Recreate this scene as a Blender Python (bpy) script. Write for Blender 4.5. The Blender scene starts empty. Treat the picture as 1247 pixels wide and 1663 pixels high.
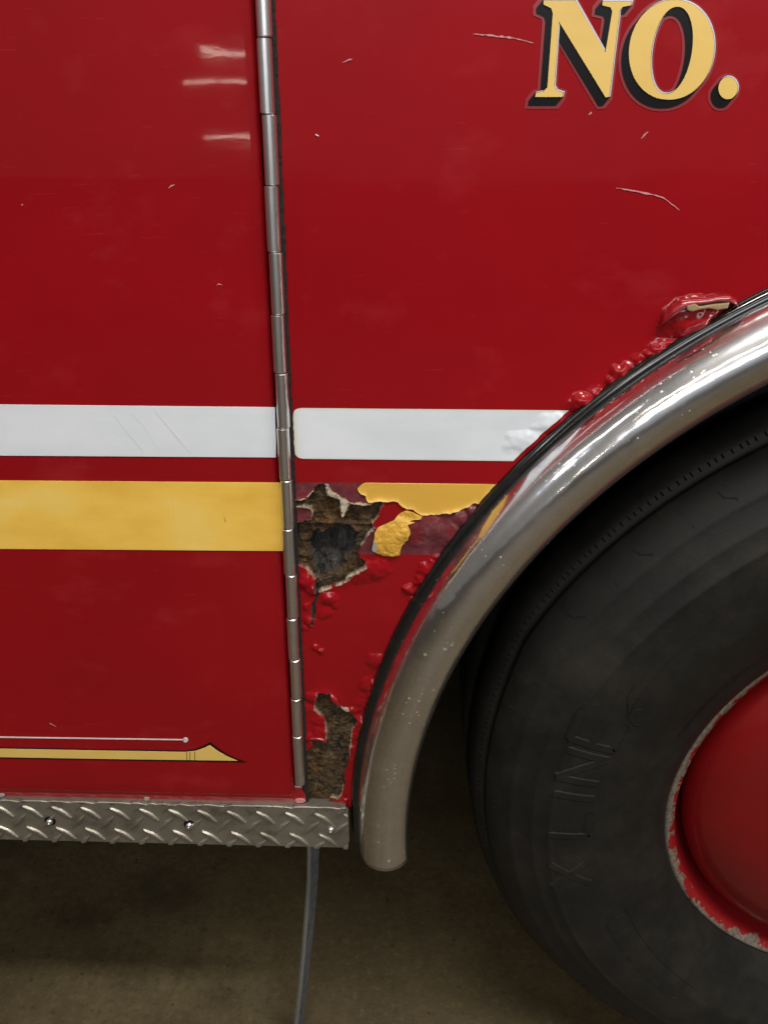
import bpy, bmesh, math, random
import numpy as np
from mathutils import Vector, Matrix

random.seed(7)
SC = bpy.context.scene
COL = SC.collection

# ------------------------------------------------------------------ camera
W_PX, H_PX, F_PX = 1247.0, 1663.0, 1249.0
PITCH, YAW, DIST, CAM_H = math.radians(24.7), math.radians(1.7), 0.657, 1.22
cam_d = bpy.data.cameras.new('camera')
cam = bpy.data.objects.new('camera', cam_d)
COL.objects.link(cam)
cam.location = (0, -DIST, CAM_H)
cam.rotation_euler = (math.pi / 2 - PITCH, 0, YAW)
cam_d.sensor_fit = 'VERTICAL'
cam_d.sensor_height = 36.0
cam_d.lens = 36.0 * F_PX / H_PX
cam_d.clip_start = 0.02
cam_d.clip_end = 200
SC.camera = cam

# ------------------------------------------------------------------ room light
world = bpy.data.worlds.new('World')
SC.world = world
world.use_nodes = True
bg = world.node_tree.nodes['Background']
bg.inputs['Color'].default_value = (1.0, 0.93, 0.82, 1)
bg.inputs['Strength'].default_value = 0.155


def area(name, loc, size, energy, color, target):
    d = bpy.data.lights.new(name, 'AREA')
    d.shape = 'RECTANGLE'
    d.size, d.size_y = size
    d.energy = energy
    d.color = color
    o = bpy.data.objects.new(name, d)
    COL.objects.link(o)
    o.location = loc
    o.rotation_euler = (Vector(target) - Vector(loc)).to_track_quat('-Z', 'Y').to_euler()
    return o


WARM, COOL, NEUT = (1.0, 0.90, 0.76), (0.86, 0.91, 1.0), (1.0, 0.96, 0.90)
area('ceiling_lamp_near', (1.0, -0.90, 2.95), (2.4, 0.18), 88, NEUT, (1.0, -0.68, 0))
area('ceiling_lamp_left', (-2.0, -1.3, 2.95), (1.2, 0.18), 6, NEUT, (-2.0, -1.15, 0))
area('ceiling_lamp_mid', (-0.5, -3.3, 3.5), (2.4, 0.25), 22, WARM, (-0.5, -2.9, 0))
area('far_glow_panel', (1.0, -6.0, 3.15), (5.0, 1.1), 120, COOL, (0.8, 0, 2.6))  # broad upright panel, added and shaped for the pale glow on hinge and panel
area('ceiling_lamp_corner', (-3.2, -2.6, 3.3), (0.6, 0.35), 14, COOL, (-2.2, -1.6, 0))
area('ceiling_lamp_row', (-1.2, -5.0, 3.4), (0.7, 0.35), 16, WARM, (-1.0, -4.0, 0))
area('streak_light_a', (-1.36, -6.0, 1.96), (0.40, 0.016), 1.0, WARM, (-0.2, 0, 1.3))  # this and the next two: thin strips added to mirror as streaks in the door
area('streak_light_b', (-1.42, -6.0, 1.73), (0.55, 0.014), 1.3, WARM, (-0.2, 0, 1.3))
area('streak_light_c', (-1.38, -6.0, 1.36), (0.40, 0.012), 0.9, WARM, (-0.2, 0, 1.3))

SC.view_settings.view_transform = 'Standard'
SC.view_settings.look = 'None'
SC.view_settings.gamma = 1.0
SC.view_settings.exposure = -0.28
SC.render.engine = 'CYCLES'
SC.render.resolution_x, SC.render.resolution_y = 767, 1024

# ------------------------------------------------------------------ photo pixel -> point on a real upright plane
_F = np.array([-math.sin(YAW) * math.cos(PITCH), math.cos(YAW) * math.cos(PITCH), -math.sin(PITCH)])
_R = np.array([math.cos(YAW), math.sin(YAW), 0.0])
_U = np.cross(_R, _F)


def P(px, py, Y=0.0):
    d = _F + _R * (px - W_PX / 2) / F_PX - _U * (py - H_PX / 2) / F_PX
    return d * (DIST + Y) / d[1] + np.array([0, -DIST, CAM_H])


def PXZ(pts, Y=0.0):
    return np.array([P(x, y, Y)[[0, 2]] for x, y in pts])


def crop(pts, ox, oy, s):
    return [(ox + x / s, oy + y / s) for x, y in pts]


# ------------------------------------------------------------------ numpy noise
def _hash(ix, iy, seed):
    h = (ix.astype(np.int64) * 374761393 + iy.astype(np.int64) * 668265263 + seed * 1442695041) & 0xFFFFFFFF
    h = ((h ^ (h >> 13)) * 1274126177) & 0xFFFFFFFF
    return ((h ^ (h >> 16)) & 0xFFFF) / 65535.0


def vnoise(x, y, seed=0):
    ix, iy = np.floor(x), np.floor(y)
    fx, fy = x - ix, y - iy
    fx, fy = fx * fx * (3 - 2 * fx), fy * fy * (3 - 2 * fy)
    a, b = _hash(ix, iy, seed), _hash(ix + 1, iy, seed)
    c, d = _hash(ix, iy + 1, seed), _hash(ix + 1, iy + 1, seed)
    return (a + (b - a) * fx) * (1 - fy) + (c + (d - c) * fx) * fy


def fbm(x, y, scale, octs=4, seed=0):
    s, a, t = 0.0, 1.0, 0.0
    for k in range(octs):
        s = s + a * vnoise(x * scale * 2 ** k, y * scale * 2 ** k, seed + k * 17)
        t += a
        a *= 0.55
    return s / t * 2 - 1


def sstep(e0, e1, v):
    t = np.clip((v - e0) / (e1 - e0), 0, 1)
    return t * t * (3 - 2 * t)


def sdf(poly, X, Z):
    """signed distance, positive inside"""
    d = np.full(X.shape, 1e9)
    ins = np.zeros(X.shape, bool)
    n = len(poly)
    for i in range(n):
        ax, az = poly[i]
        bx, bz = poly[(i + 1) % n]
        ex, ez = bx - ax, bz - az
        t = np.clip(((X - ax) * ex + (Z - az) * ez) / (ex * ex + ez * ez + 1e-18), 0, 1)
        d = np.minimum(d, np.hypot(X - ax - t * ex, Z - az - t * ez))
        if abs(ez) > 1e-12:
            cr = ((az > Z) != (bz > Z)) & (X < (bx - ax) * (Z - az) / ez + ax)
            ins ^= cr
    return np.where(ins, d, -d)


def linedist(pts, X, Z):
    d = np.full(X.shape, 1e9)
    for (ax, az), (bx, bz) in zip(pts[:-1], pts[1:]):
        ex, ez = bx - ax, bz - az
        t = np.clip(((X - ax) * ex + (Z - az) * ez) / (ex * ex + ez * ez + 1e-18), 0, 1)
        d = np.minimum(d, np.hypot(X - ax - t * ex, Z - az - t * ez))
    return d


# ------------------------------------------------------------------ object helpers
def link(name, me, mat=None, parent=None, smooth=False):
    o = bpy.data.objects.new(name, me)
    COL.objects.link(o)
    if mat is not None:
        for m in (mat if isinstance(mat, (list, tuple)) else [mat]):
            me.materials.append(m)
    if parent is not None:
        o.parent = parent
    if smooth:
        me.polygons.foreach_set('use_smooth', np.ones(len(me.polygons), bool))
    return o


def mesh_from(verts, faces):
    me = bpy.data.meshes.new('m')
    me.from_pydata([tuple(v) for v in verts], [], [tuple(int(i) for i in f) for f in faces])
    me.update()
    return me


def grid_mesh(VX, VY, VZ, keep=None):
    """structured grid of points (rows, cols), rows going up and cols going right: faces look towards -Y"""
    r, c = VX.shape
    idx = np.arange(r * c).reshape(r, c)
    q = np.stack([idx[:-1, :-1], idx[:-1, 1:], idx[1:, 1:], idx[1:, :-1]], -1).reshape(-1, 4)
    if keep is not None:
        q = q[keep.reshape(-1)]
    used = np.unique(q)
    remap = np.full(r * c, -1)
    remap[used] = np.arange(len(used))
    q = remap[q]
    co = np.stack([VX, VY, VZ], -1).reshape(-1, 3)[used]
    me = bpy.data.meshes.new('m')
    me.vertices.add(len(co))
    me.vertices.foreach_set('co', co.astype(np.float32).ravel())
    me.loops.add(q.size)
    me.loops.foreach_set('vertex_index', q.astype(np.int32).ravel())
    me.polygons.add(len(q))
    me.polygons.foreach_set('loop_start', np.arange(0, q.size, 4, dtype=np.int32))
    me.update(calc_edges=True)
    me.validate()
    return me, used


def fattr(me, name, arr):
    a = me.attributes.new(name, 'FLOAT', 'POINT')
    a.data.foreach_set('value', arr.astype(np.float32).ravel())


def bm_box(bm, x0, x1, y0, y1, z0, z1):
    vs = [bm.verts.new(p) for p in ((x0, y0, z0), (x1, y0, z0), (x1, y1, z0), (x0, y1, z0), (x0, y0, z1), (x1, y0, z1), (x1, y1, z1), (x0, y1, z1))]
    for f in ((0, 1, 5, 4), (1, 2, 6, 5), (2, 3, 7, 6), (3, 0, 4, 7), (4, 5, 6, 7), (3, 2, 1, 0)):
        bm.faces.new([vs[i] for i in f])


def bm_mesh(bm):
    me = bpy.data.meshes.new('m')
    bm.normal_update()
    bm.to_mesh(me)
    bm.free()
    return me


def plate(poly, y_back, y_front, bevel=0.0, seg=2):
    """polygon in XZ (list of (x,z)) extruded from y_back to y_front (front is nearer the camera)"""
    bm = bmesh.new()
    a = [bm.verts.new((x, y_front, z)) for x, z in poly]
    b = [bm.verts.new((x, y_back, z)) for x, z in poly]
    n = len(poly)
    f0 = bm.faces.new(a)
    f1 = bm.faces.new(b[::-1])
    for i in range(n):
        bm.faces.new((a[i], b[i], b[(i + 1) % n], a[(i + 1) % n]))
    bmesh.ops.recalc_face_normals(bm, faces=bm.faces[:])
    if bevel > 0:
        es = [e for e in bm.edges if all(abs(v.co.y - y_front) < 1e-7 for v in e.verts)]
        bmesh.ops.bevel(bm, geom=es, offset=bevel, segments=seg, affect='EDGES', profile=0.5)
    bm.normal_update()
    bmesh.ops.triangulate(bm, faces=[f for f in bm.faces if len(f.verts) > 4], ngon_method='EAR_CLIP')
    return bm_mesh(bm)


def lathe(profile, center, seg=160, a0=0.0, a1=2 * math.pi, jitter=None):
    """profile = [(radius, y)], turned about the Y axis through center (x,z)"""
    full = abs(a1 - a0 - 2 * math.pi) < 1e-6
    n = seg if full else seg + 1
    an = a0 + (a1 - a0) * np.arange(n) / seg
    pr = np.array(profile)
    V = np.zeros((n, len(pr), 3))
    V[:, :, 0] = center[0] + np.cos(an)[:, None] * pr[None, :, 0]
    V[:, :, 2] = center[1] + np.sin(an)[:, None] * pr[None, :, 0]
    V[:, :, 1] = pr[None, :, 1]
    m = len(pr)
    faces = []
    for i in range(seg):
        j = (i + 1) % n
        for k in range(m - 1):
            faces.append((i * m + k, i * m + k + 1, j * m + k + 1, j * m + k))
    return V.reshape(-1, 3), faces


# ------------------------------------------------------------------ materials
class NT:
    def __init__(self, name):
        self.m = bpy.data.materials.new(name)
        self.m.use_nodes = True
        self.t = self.m.node_tree
        self.b = self.t.nodes['Principled BSDF']
        self.co = None

    def n(self, typ, **kw):
        x = self.t.nodes.new(typ)
        for k, v in kw.items():
            setattr(x, k, v)
        return x

    def l(self, a, b):
        self.t.links.new(a, b)

    def coord(self):
        if self.co is None:
            self.co = self.n('ShaderNodeNewGeometry').outputs['Position']
        return self.co

    def mapped(self, scale=(1, 1, 1), rot=(0, 0, 0)):
        mp = self.n('ShaderNodeMapping')
        mp.inputs['Scale'].default_value = scale
        mp.inputs['Rotation'].default_value = rot
        self.l(self.coord(), mp.inputs['Vector'])
        return mp.outputs['Vector']

    def noise(self, scale, detail=4, rough=0.55, vec=None, dist=0.0):
        x = self.n('ShaderNodeTexNoise')
        x.inputs['Scale'].default_value = scale
        x.inputs['Detail'].default_value = detail
        x.inputs['Roughness'].default_value = rough
        x.inputs['Distortion'].default_value = dist
        self.l(vec if vec is not None else self.coord(), x.inputs['Vector'])
        return x.outputs['Fac']

    def voro(self, scale, feature='F1', vec=None, out='Distance', rnd=1.0):
        x = self.n('ShaderNodeTexVoronoi', feature=feature)
        x.inputs['Scale'].default_value = scale
        x.inputs['Randomness'].default_value = rnd
        self.l(vec if vec is not None else self.coord(), x.inputs['Vector'])
        return x.outputs[out]

    def ramp(self, fac, stops, interp='LINEAR'):
        x = self.n('ShaderNodeValToRGB')
        x.color_ramp.interpolation = interp
        e = x.color_ramp.elements
        while len(e) < len(stops):
            e.new(0.5)
        for i, (p, c) in enumerate(stops):
            e[i].position = p
            e[i].color = (c, c, c, 1) if isinstance(c, (int, float)) else (*c, 1)
        self.l(fac, x.inputs['Fac'])
        return x.outputs['Color']

    def attr(self, name):
        x = self.n('ShaderNodeAttribute')
        x.attribute_name = name
        return x.outputs['Fac']

    def math(self, op, a, b=0.5):
        x = self.n('ShaderNodeMath', operation=op)
        for i, v in enumerate((a, b)):
            if isinstance(v, (int, float)):
                x.inputs[i].default_value = v
            else:
                self.l(v, x.inputs[i])
        return x.outputs[0]

    def mix(self, fac, a, b):
        x = self.n('ShaderNodeMix', data_type='RGBA')
        for sock, v in ((x.inputs['Factor'], fac), (x.inputs[6], a), (x.inputs[7], b)):
            if isinstance(v, (int, float)):
                sock.default_value = v if sock == x.inputs['Factor'] else (v, v, v, 1)
            elif isinstance(v, tuple):
                sock.default_value = (*v, 1)
            else:
                self.l(v, sock)
        return x.outputs[2]

    def bump(self, height, strength=0.3, dist=0.001, normal=None):
        x = self.n('ShaderNodeBump')
        x.inputs['Strength'].default_value = strength
        x.inputs['Distance'].default_value = dist
        self.l(height, x.inputs['Height'])
        if normal is not None:
            self.l(normal, x.inputs['Normal'])
        return x.outputs['Normal']

    def set(self, **kw):
        for k, v in kw.items():
            s = self.b.inputs[k.replace('_', ' ')]
            if isinstance(v, (int, float)):
                s.default_value = v
            elif isinstance(v, tuple):
                s.default_value = (*v, 1) if len(v) == 3 else v
            else:
                self.l(v, s)
        return self


RED = (0.315, 0.0042, 0.0085)
RED_D = (0.265, 0.0040, 0.0075)


def paint_layers(t):
    """red enamel colour + relief shared by every painted sheet"""
    col = t.mix(t.ramp(t.noise(5, 3), [(0.3, 0.0), (0.7, 1.0)]), RED, RED_D)
    dust = t.ramp(t.voro(90), [(0.0, 1.0), (0.022, 0.0)])
    dust = t.math('MULTIPLY', dust, t.ramp(t.noise(14, 2), [(0.60, 0.0), (0.70, 1.0)]))
    col = t.mix(t.math('MULTIPLY', dust, 0.5), col, (0.5, 0.28, 0.22))
    sm = t.ramp(t.noise(11, 6, 0.6, t.mapped((1, 1, 1.5))), [(0.56, 0.0), (0.74, 0.16)])
    col = t.mix(sm, col, (0.50, 0.06, 0.065))
    swirl = t.ramp(t.noise(26, 3, 0.6, t.mapped((1.2, 1, 14), (0, 0.25, 0))), [(0.66, 0.0), (0.74, 0.10)])
    col = t.mix(swirl, col, (0.55, 0.10, 0.10))
    wave = t.noise(9, 2, 0.5, t.mapped((0.5, 1, 2.2)))
    b1 = t.bump(wave, 0.09, 0.004)
    b2 = t.bump(t.noise(420, 2, 0.5, t.mapped((0.5, 1, 1))), 0.018, 0.0004, b1)
    hazy = t.ramp(t.noise(7, 5, 0.65, t.mapped((1, 1, 2.0))), [(0.35, 0.10), (0.75, 0.2)])
    return col, b2, hazy


t = NT('red_door_paint')
c, nb, hz = paint_layers(t)
t.set(Base_Color=c, Roughness=0.45, Specular_IOR_Level=0.06, Normal=nb, Coat_Weight=0.62, Coat_Roughness=t.math('MULTIPLY', hz, 0.3), Coat_Normal=nb)
M_DOOR = t.m

# damaged panel: paint, old sticker film, primer, rust, dark cavity
t = NT('red_panel_paint_with_rust')
c, nb, hz = paint_layers(t)
film, prim, rust, deep = (t.attr(k) for k in ('film', 'primer', 'rust', 'deep'))
fn = t.noise(120, 5, 0.6)
film_c = t.ramp(fn, [(0.3, (0.105, 0.022, 0.027)), (0.55, (0.15, 0.034, 0.04)), (0.8, (0.22, 0.09, 0.09))])
prim_c = t.ramp(t.noise(260, 4), [(0.3, (0.34, 0.25, 0.17)), (0.55, (0.58, 0.49, 0.36)), (0.8, (0.72, 0.66, 0.54))])
rn = t.noise(150, 8, 0.68, dist=0.6)
rust_c = t.ramp(rn, [(0.28, (0.012, 0.007, 0.004)), (0.42, (0.040, 0.022, 0.010)), (0.53, (0.085, 0.047, 0.019)), (0.63, (0.15, 0.085, 0.034)), (0.74, (0.27, 0.16, 0.065))])
gm = t.ramp(t.noise(34, 4), [(0.42, 0.0), (0.62, 1.0)])
rust_c = t.mix(t.math('MULTIPLY', gm, 0.4), rust_c, t.ramp(rn, [(0.3, (0.02, 0.018, 0.014)), (0.7, (0.13, 0.115, 0.085))]))
orange = t.ramp(t.noise(70, 5, 0.7), [(0.60, 0.0), (0.70, 1.0)])
rust_c = t.mix(t.math('MULTIPLY', orange, 0.55), rust_c, (0.30, 0.145, 0.04))
dn = t.noise(190, 8, 0.7, t.mapped((1.0, 1, 0.35), (0, 0.5, 0)), 0.8)
deep_c = t.ramp(dn, [(0.3, (0.012, 0.012, 0.012)), (0.5, (0.048, 0.045, 0.042)), (0.72, (0.14, 0.128, 0.11))])
col = t.mix(film, c, film_c)
col = t.mix(prim, col, prim_c)
col = t.mix(rust, col, rust_c)
col = t.mix(deep, col, deep_c)
dull = t.math('MAXIMUM', t.math('MAXIMUM', prim, rust), deep)
rough = t.math('ADD', 0.38, t.math('MULTIPLY', dull, 0.5))
rough = t.math('ADD', rough, t.math('MULTIPLY', film, 0.08))
rb = t.bump(t.math('MULTIPLY', t.noise(420, 8, 0.75), dull), 0.9, 0.0022, nb)
coat = t.math('MULTIPLY', t.math('SUBTRACT', 1.0, dull), 0.65)
coat = t.math('MULTIPLY', coat, t.math('SUBTRACT', 1.0, t.math('MULTIPLY', film, 0.6)))
t.set(Base_Color=col, Roughness=rough, Specular_IOR_Level=t.math('ADD', 0.06, t.math('MULTIPLY', dull, 0.2)), Normal=rb, Coat_Weight=coat, Coat_Roughness=t.math('MULTIPLY', hz, 0.5), Coat_Normal=nb)
M_PANEL = t.m


def sticker(name, c0, c1, c2, metal=0.0, rough=0.35, brushed=False, edge=None):
    t = NT(name)
    big = t.noise(9, 4, 0.6, t.mapped((0.7, 1, 1.6)))
    col = t.ramp(big, [(0.3, c0), (0.5, c1), (0.72, c2)])
    fine = t.noise(900, 3, 0.6, t.mapped((1, 1, 0.08)) if brushed else None)
    col = t.mix(t.math('MULTIPLY', fine, 0.16), col, c0)
    spots = t.ramp(t.voro(46), [(0.0, 1.0), (0.03, 0.0)])
    spots = t.math('MULTIPLY', spots, t.ramp(t.noise(20, 2), [(0.62, 0.0), (0.68, 0.6)]))
    col = t.mix(spots, col, (0.16, 0.12, 0.08))
    if edge:
        col = t.mix(t.attr('edge'), col, edge)
    scr = t.noise(60, 4, 0.7, t.mapped((9, 1, 0.5), (0, 0.6, 0)))
    r = t.math('ADD', rough - 0.08, t.math('MULTIPLY', scr, 0.16))
    t.set(Base_Color=col, Roughness=r, Metallic=metal, Normal=t.bump(fine, 0.06, 0.0004), Coat_Weight=0.25, Coat_Roughness=0.15)
    return t.m


M_WHITE = sticker('white_reflective_stripe', (0.70, 0.74, 0.78), (0.78, 0.82, 0.86), (0.86, 0.89, 0.92), 0, 0.42, True, (0.62, 0.60, 0.42))
M_GOLD = sticker('gold_reflective_stripe', (0.80, 0.45, 0.055), (0.95, 0.60, 0.105), (0.97, 0.72, 0.22), 0.0, 0.30, True)  # uneven tones paint broad sheen into the stripe colour
M_GOLD_OLD = sticker('gold_vinyl_stripe', (0.62, 0.33, 0.045), (0.74, 0.41, 0.055), (0.78, 0.45, 0.07), 0.0, 0.45, False, (0.85, 0.56, 0.14))
M_GOLD_LEAF = sticker('gold_lettering_vinyl', (0.72, 0.47, 0.10), (0.80, 0.54, 0.14), (0.84, 0.58, 0.17), 0.0, 0.42)


def simple(name, col, rough=0.5, metal=0.0, **kw):
    t = NT(name)
    n = t.noise(40, 4)
    cc = t.mix(t.math('MULTIPLY', n, 0.5), col, tuple(x * 0.7 for x in col))
    t.set(Base_Color=cc, Roughness=rough, Metallic=metal, **kw)
    return t.m


M_BLACK_V = simple('black_vinyl', (0.006, 0.0055, 0.006), 0.3, Specular_IOR_Level=0.2)
M_SILVER = simple('silver_letter_edge', (0.82, 0.80, 0.84), 0.2, 0.2)
M_FILM = simple('clear_film_edge', (0.30, 0.018, 0.022), 0.3)
M_WHITE_INK = simple('white_pinstripe', (0.75, 0.70, 0.66), 0.4)
M_SCUFF = simple('pale_scuff', (0.66, 0.27, 0.28), 0.5)  # scuff tone, lightened to paint in the glint of the scratches
M_SCUFF_W = simple('white_scuff', (0.85, 0.87, 0.9), 0.4)
M_CHIP_G = simple('grey_chip', (0.36, 0.34, 0.30), 0.7)
M_TAN = simple('tan_filler', (0.34, 0.24, 0.13), 0.9)
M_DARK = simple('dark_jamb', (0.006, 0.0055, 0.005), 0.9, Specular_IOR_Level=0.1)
M_RED_PLAIN = None
t = NT('red_gloss_plain')
c, nb, hz = paint_layers(t)
t.set(Base_Color=c, Roughness=0.3, Coat_Weight=1.0, Coat_Roughness=0.05)
M_RED_PLAIN = t.m

# black sealant line beside the hinge
t = NT('black_sealant')
s1 = t.noise(240, 6, 0.7)
t.set(Base_Color=t.ramp(s1, [(0.35, (0.005, 0.005, 0.005)), (0.66, (0.014, 0.013, 0.011)), (0.8, (0.08, 0.065, 0.05))]), Roughness=0.85, Normal=t.bump(s1, 0.8, 0.003))
M_SEAL = t.m

# stainless hinge
t = NT('brushed_stainless')
br = t.noise(1500, 2, 0.5, t.mapped((1, 1, 0.02)))
gr = t.noise(55, 5, 0.7)
col = t.mix(t.ramp(gr, [(0.45, 0.0), (0.8, 0.55)]), (0.88, 0.86, 0.86), (0.58, 0.53, 0.50))
t.set(Base_Color=col, Metallic=1.0, Roughness=t.math('ADD', 0.24, t.math('MULTIPLY', gr, 0.16)), Normal=t.bump(br, 0.12, 0.0004))
M_STEEL = t.m

# polished fender with pitting and haze
t = NT('polished_fender_metal')
v = t.voro(210, vec=None)
clump = t.ramp(t.noise(17, 4, 0.6), [(0.53, 0.0), (0.60, 1.0)])
pit = t.math('MULTIPLY', t.ramp(v, [(0.0, 1.0), (0.16, 1.0), (0.24, 0.0)]), t.ramp(t.voro(210, out='Color'), [(0.45, 0.0), (0.5, 1.0)]))
pit = t.math('MULTIPLY', pit, clump)
v2 = t.math('MULTIPLY', t.ramp(t.voro(95), [(0.0, 1.0), (0.13, 1.0), (0.2, 0.0)]), t.ramp(t.voro(95, out='Color'), [(0.72, 0.0), (0.78, 1.0)]))
v2 = t.math('MULTIPLY', v2, t.ramp(t.noise(11, 3), [(0.5, 0.0), (0.6, 1.0)]))
pit = t.math('MAXIMUM', pit, v2)
haze = t.noise(26, 7, 0.7, dist=0.4)
brs = t.noise(800, 2, 0.5, t.mapped((1, 0.05, 1)))
col = t.mix(t.ramp(haze, [(0.4, 0.0), (0.8, 0.5)]), (0.90, 0.90, 0.92), (0.66, 0.64, 0.62))
col = t.mix(t.math('MULTIPLY', pit, 0.75), col, (0.72, 0.67, 0.58))
rg = t.math('ADD', t.ramp(haze, [(0.3, 0.05), (0.7, 0.17)]), t.math('MULTIPLY', pit, 0.4))
t.set(Base_Color=col, Metallic=t.math('SUBTRACT', 1.0, t.math('MULTIPLY', pit, 0.6)), Roughness=rg,
      Normal=t.bump(pit, 0.3, 0.0006, t.bump(t.noise(13, 3), 0.16, 0.012)))
b2 = t.n('ShaderNodeBsdfPrincipled')
t.l(col, b2.inputs['Base Color'])
b2.inputs['Metallic'].default_value = 1.0
b2.inputs['Roughness'].default_value = 0.34
mx = t.n('ShaderNodeMixShader')
t.l(t.ramp(t.noise(9, 6, 0.65), [(0.3, 0.12), (0.7, 0.55)]), mx.inputs[0])
t.l(t.b.outputs[0], mx.inputs[1])
t.l(b2.outputs[0], mx.inputs[2])
t.l(mx.outputs[0], t.t.nodes['Material Output'].inputs['Surface'])
M_CHROME = t.m

t = NT('dark_reflection_bead')  # polished metal flange; its dark reflection is painted in as black
g = t.noise(70, 5, 0.7)
t.set(Base_Color=t.ramp(g, [(0.5, (0.008, 0.008, 0.008)), (0.8, (0.022, 0.020, 0.018))]), Roughness=t.ramp(g, [(0.3, 0.10), (0.75, 0.22)]),
      Coat_Weight=0.6, Coat_Roughness=0.08)
M_BEAD = t.m

t = NT('diamond_plate_aluminium')
g = t.noise(38, 7, 0.7)
g2 = t.noise(600, 3, 0.6, t.mapped((0.15, 1, 1)))
col = t.ramp(g, [(0.3, (0.46, 0.43, 0.37)), (0.5, (0.36, 0.33, 0.275)), (0.7, (0.20, 0.175, 0.135))])
t.set(Base_Color=col, Metallic=0.85, Roughness=t.ramp(g, [(0.3, 0.42), (0.8, 0.62)]), Normal=t.bump(g2, 0.18, 0.0005))
M_PLATE = t.m

t = NT('tyre_rubber')
g = t.noise(12, 7, 0.7)
g2 = t.noise(170, 6, 0.7)
mp = t.n('ShaderNodeMapping')
mp.inputs['Location'].default_value = (-0.635, 0, -(CAM_H - 0.737))
mp.inputs['Scale'].default_value = (1, 0, 1)
t.l(t.coord(), mp.inputs['Vector'])
ln = t.n('ShaderNodeVectorMath', operation='LENGTH')
t.l(mp.outputs['Vector'], ln.inputs[0])
rib = t.math('SINE', t.math('MULTIPLY', ln.outputs['Value'], 2 * math.pi / 0.0042))
rib = t.math('MULTIPLY', rib, t.ramp(ln.outputs['Value'], [(0.34, 0.0), (0.36, 1.0), (0.38, 1.0), (0.40, 0.1), (0.47, 0.1), (0.49, 0.8), (0.53, 0.8), (0.54, 0.0)]))
g2 = t.math('ADD', g2, t.math('MULTIPLY', rib, 0.05))
col = t.ramp(g, [(0.3, (0.0085, 0.0082, 0.0075)), (0.5, (0.0135, 0.0127, 0.0110)), (0.75, (0.027, 0.0235, 0.018))])
spk = t.math('MULTIPLY', t.ramp(t.voro(60), [(0.0, 1.0), (0.03, 0.0)]), t.ramp(t.noise(8, 2), [(0.58, 0.0), (0.64, 1.0)]))
col = t.mix(t.math('MULTIPLY', spk, 0.5), col, (0.22, 0.20, 0.17))
sc1 = t.ramp(t.noise(30, 4, 0.7, t.mapped((1, 1, 10), (0, 0.7, 0))), [(0.68, 0.0), (0.74, 0.35)])
col = t.mix(sc1, col, (0.085, 0.078, 0.066))
t.set(Base_Color=col, Specular_IOR_Level=0.28, Roughness=t.ramp(g, [(0.3, 0.46), (0.8, 0.72)]), Normal=t.bump(g2, 0.28, 0.0010))
M_TYRE = t.m

t = NT('worn_rim_edge')
g = t.noise(40, 6, 0.66, dist=0.6)
chip = t.ramp(t.math('ADD', t.math('MULTIPLY', g, 0.8), t.math('MULTIPLY', t.attr('wear'), 0.42)), [(0.60, 0.0), (0.63, 1.0)])
bare = t.ramp(t.noise(190, 6, 0.7), [(0.3, (0.08, 0.058, 0.042)), (0.5, (0.15, 0.122, 0.092)), (0.7, (0.25, 0.22, 0.175))])
col = t.mix(chip, (0.25, 0.009, 0.012), bare)
t.set(Base_Color=col, Roughness=t.math('ADD', 0.28, t.math('MULTIPLY', chip, 0.4)), Normal=t.bump(chip, 0.35, 0.0008))
M_RIM = t.m

t = NT('red_hub_paint')
g = t.noise(9, 4)
col = t.mix(t.ramp(g, [(0.35, 0.0), (0.7, 1.0)]), (0.22, 0.005, 0.006), (0.175, 0.005, 0.006))
t.set(Base_Color=col, Roughness=0.4, Specular_IOR_Level=0.15, Coat_Weight=0.6, Coat_Roughness=0.13, Normal=t.bump(t.noise(60, 3), 0.04, 0.001))
M_HUB = t.m

t = NT('concrete_floor')
g = t.noise(2.2, 9, 0.7)
g2 = t.noise(24, 9, 0.76)
col = t.ramp(g, [(0.3, (0.052, 0.036, 0.014)), (0.5, (0.090, 0.066, 0.027)), (0.7, (0.145, 0.112, 0.053))])
col = t.mix(t.ramp(g2, [(0.42, 0.0), (0.66, 0.8)]), col, (0.070, 0.049, 0.021))
g3 = t.noise(75, 8, 0.8)
col = t.mix(t.ramp(g3, [(0.54, 0.0), (0.68, 0.5)]), col, (0.19, 0.148, 0.072))
col = t.mix(t.ramp(g3, [(0.36, 0.7), (0.46, 0.0)]), col, (0.04, 0.028, 0.011))
st = t.math('MULTIPLY', t.ramp(t.voro(55), [(0.0, 1.0), (0.12, 0.9), (0.2, 0.0)]), t.ramp(t.noise(30, 3), [(0.54, 0.0), (0.62, 1.0)]))
col = t.mix(t.math('MULTIPLY', st, 0.75), col, (0.022, 0.015, 0.008))
big = t.ramp(t.noise(5.5, 4, 0.5), [(0.56, 0.0), (0.68, 0.65)])
col = t.mix(big, col, (0.045, 0.030, 0.014))
gs = t.ramp(t.voro(85), [(0.0, 0.9), (0.07, 0.0)])
gs = t.math('MULTIPLY', gs, t.ramp(t.noise(22, 2), [(0.56, 0.0), (0.64, 1.0)]))
col = t.mix(gs, col, (0.40, 0.36, 0.28))
t.set(Base_Color=col, Roughness=0.6, Normal=t.bump(t.math('ADD', g2, t.math('MULTIPLY', g3, 0.4)), 0.45, 0.004))
M_FLOOR = t.m
t = NT('grey_strap')
g = t.noise(300, 4, 0.6, t.mapped((1, 1, 0.15)))
t.set(Base_Color=t.ramp(g, [(0.3, (0.055, 0.058, 0.066)), (0.7, (0.115, 0.118, 0.125))]), Roughness=0.6)
M_STRAP = t.m
t = NT('strap_edge_webbing')
g = t.noise(700, 4, 0.6)
t.set(Base_Color=t.ramp(g, [(0.3, (0.13, 0.125, 0.11)), (0.7, (0.27, 0.26, 0.225))]), Roughness=0.7)
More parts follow.
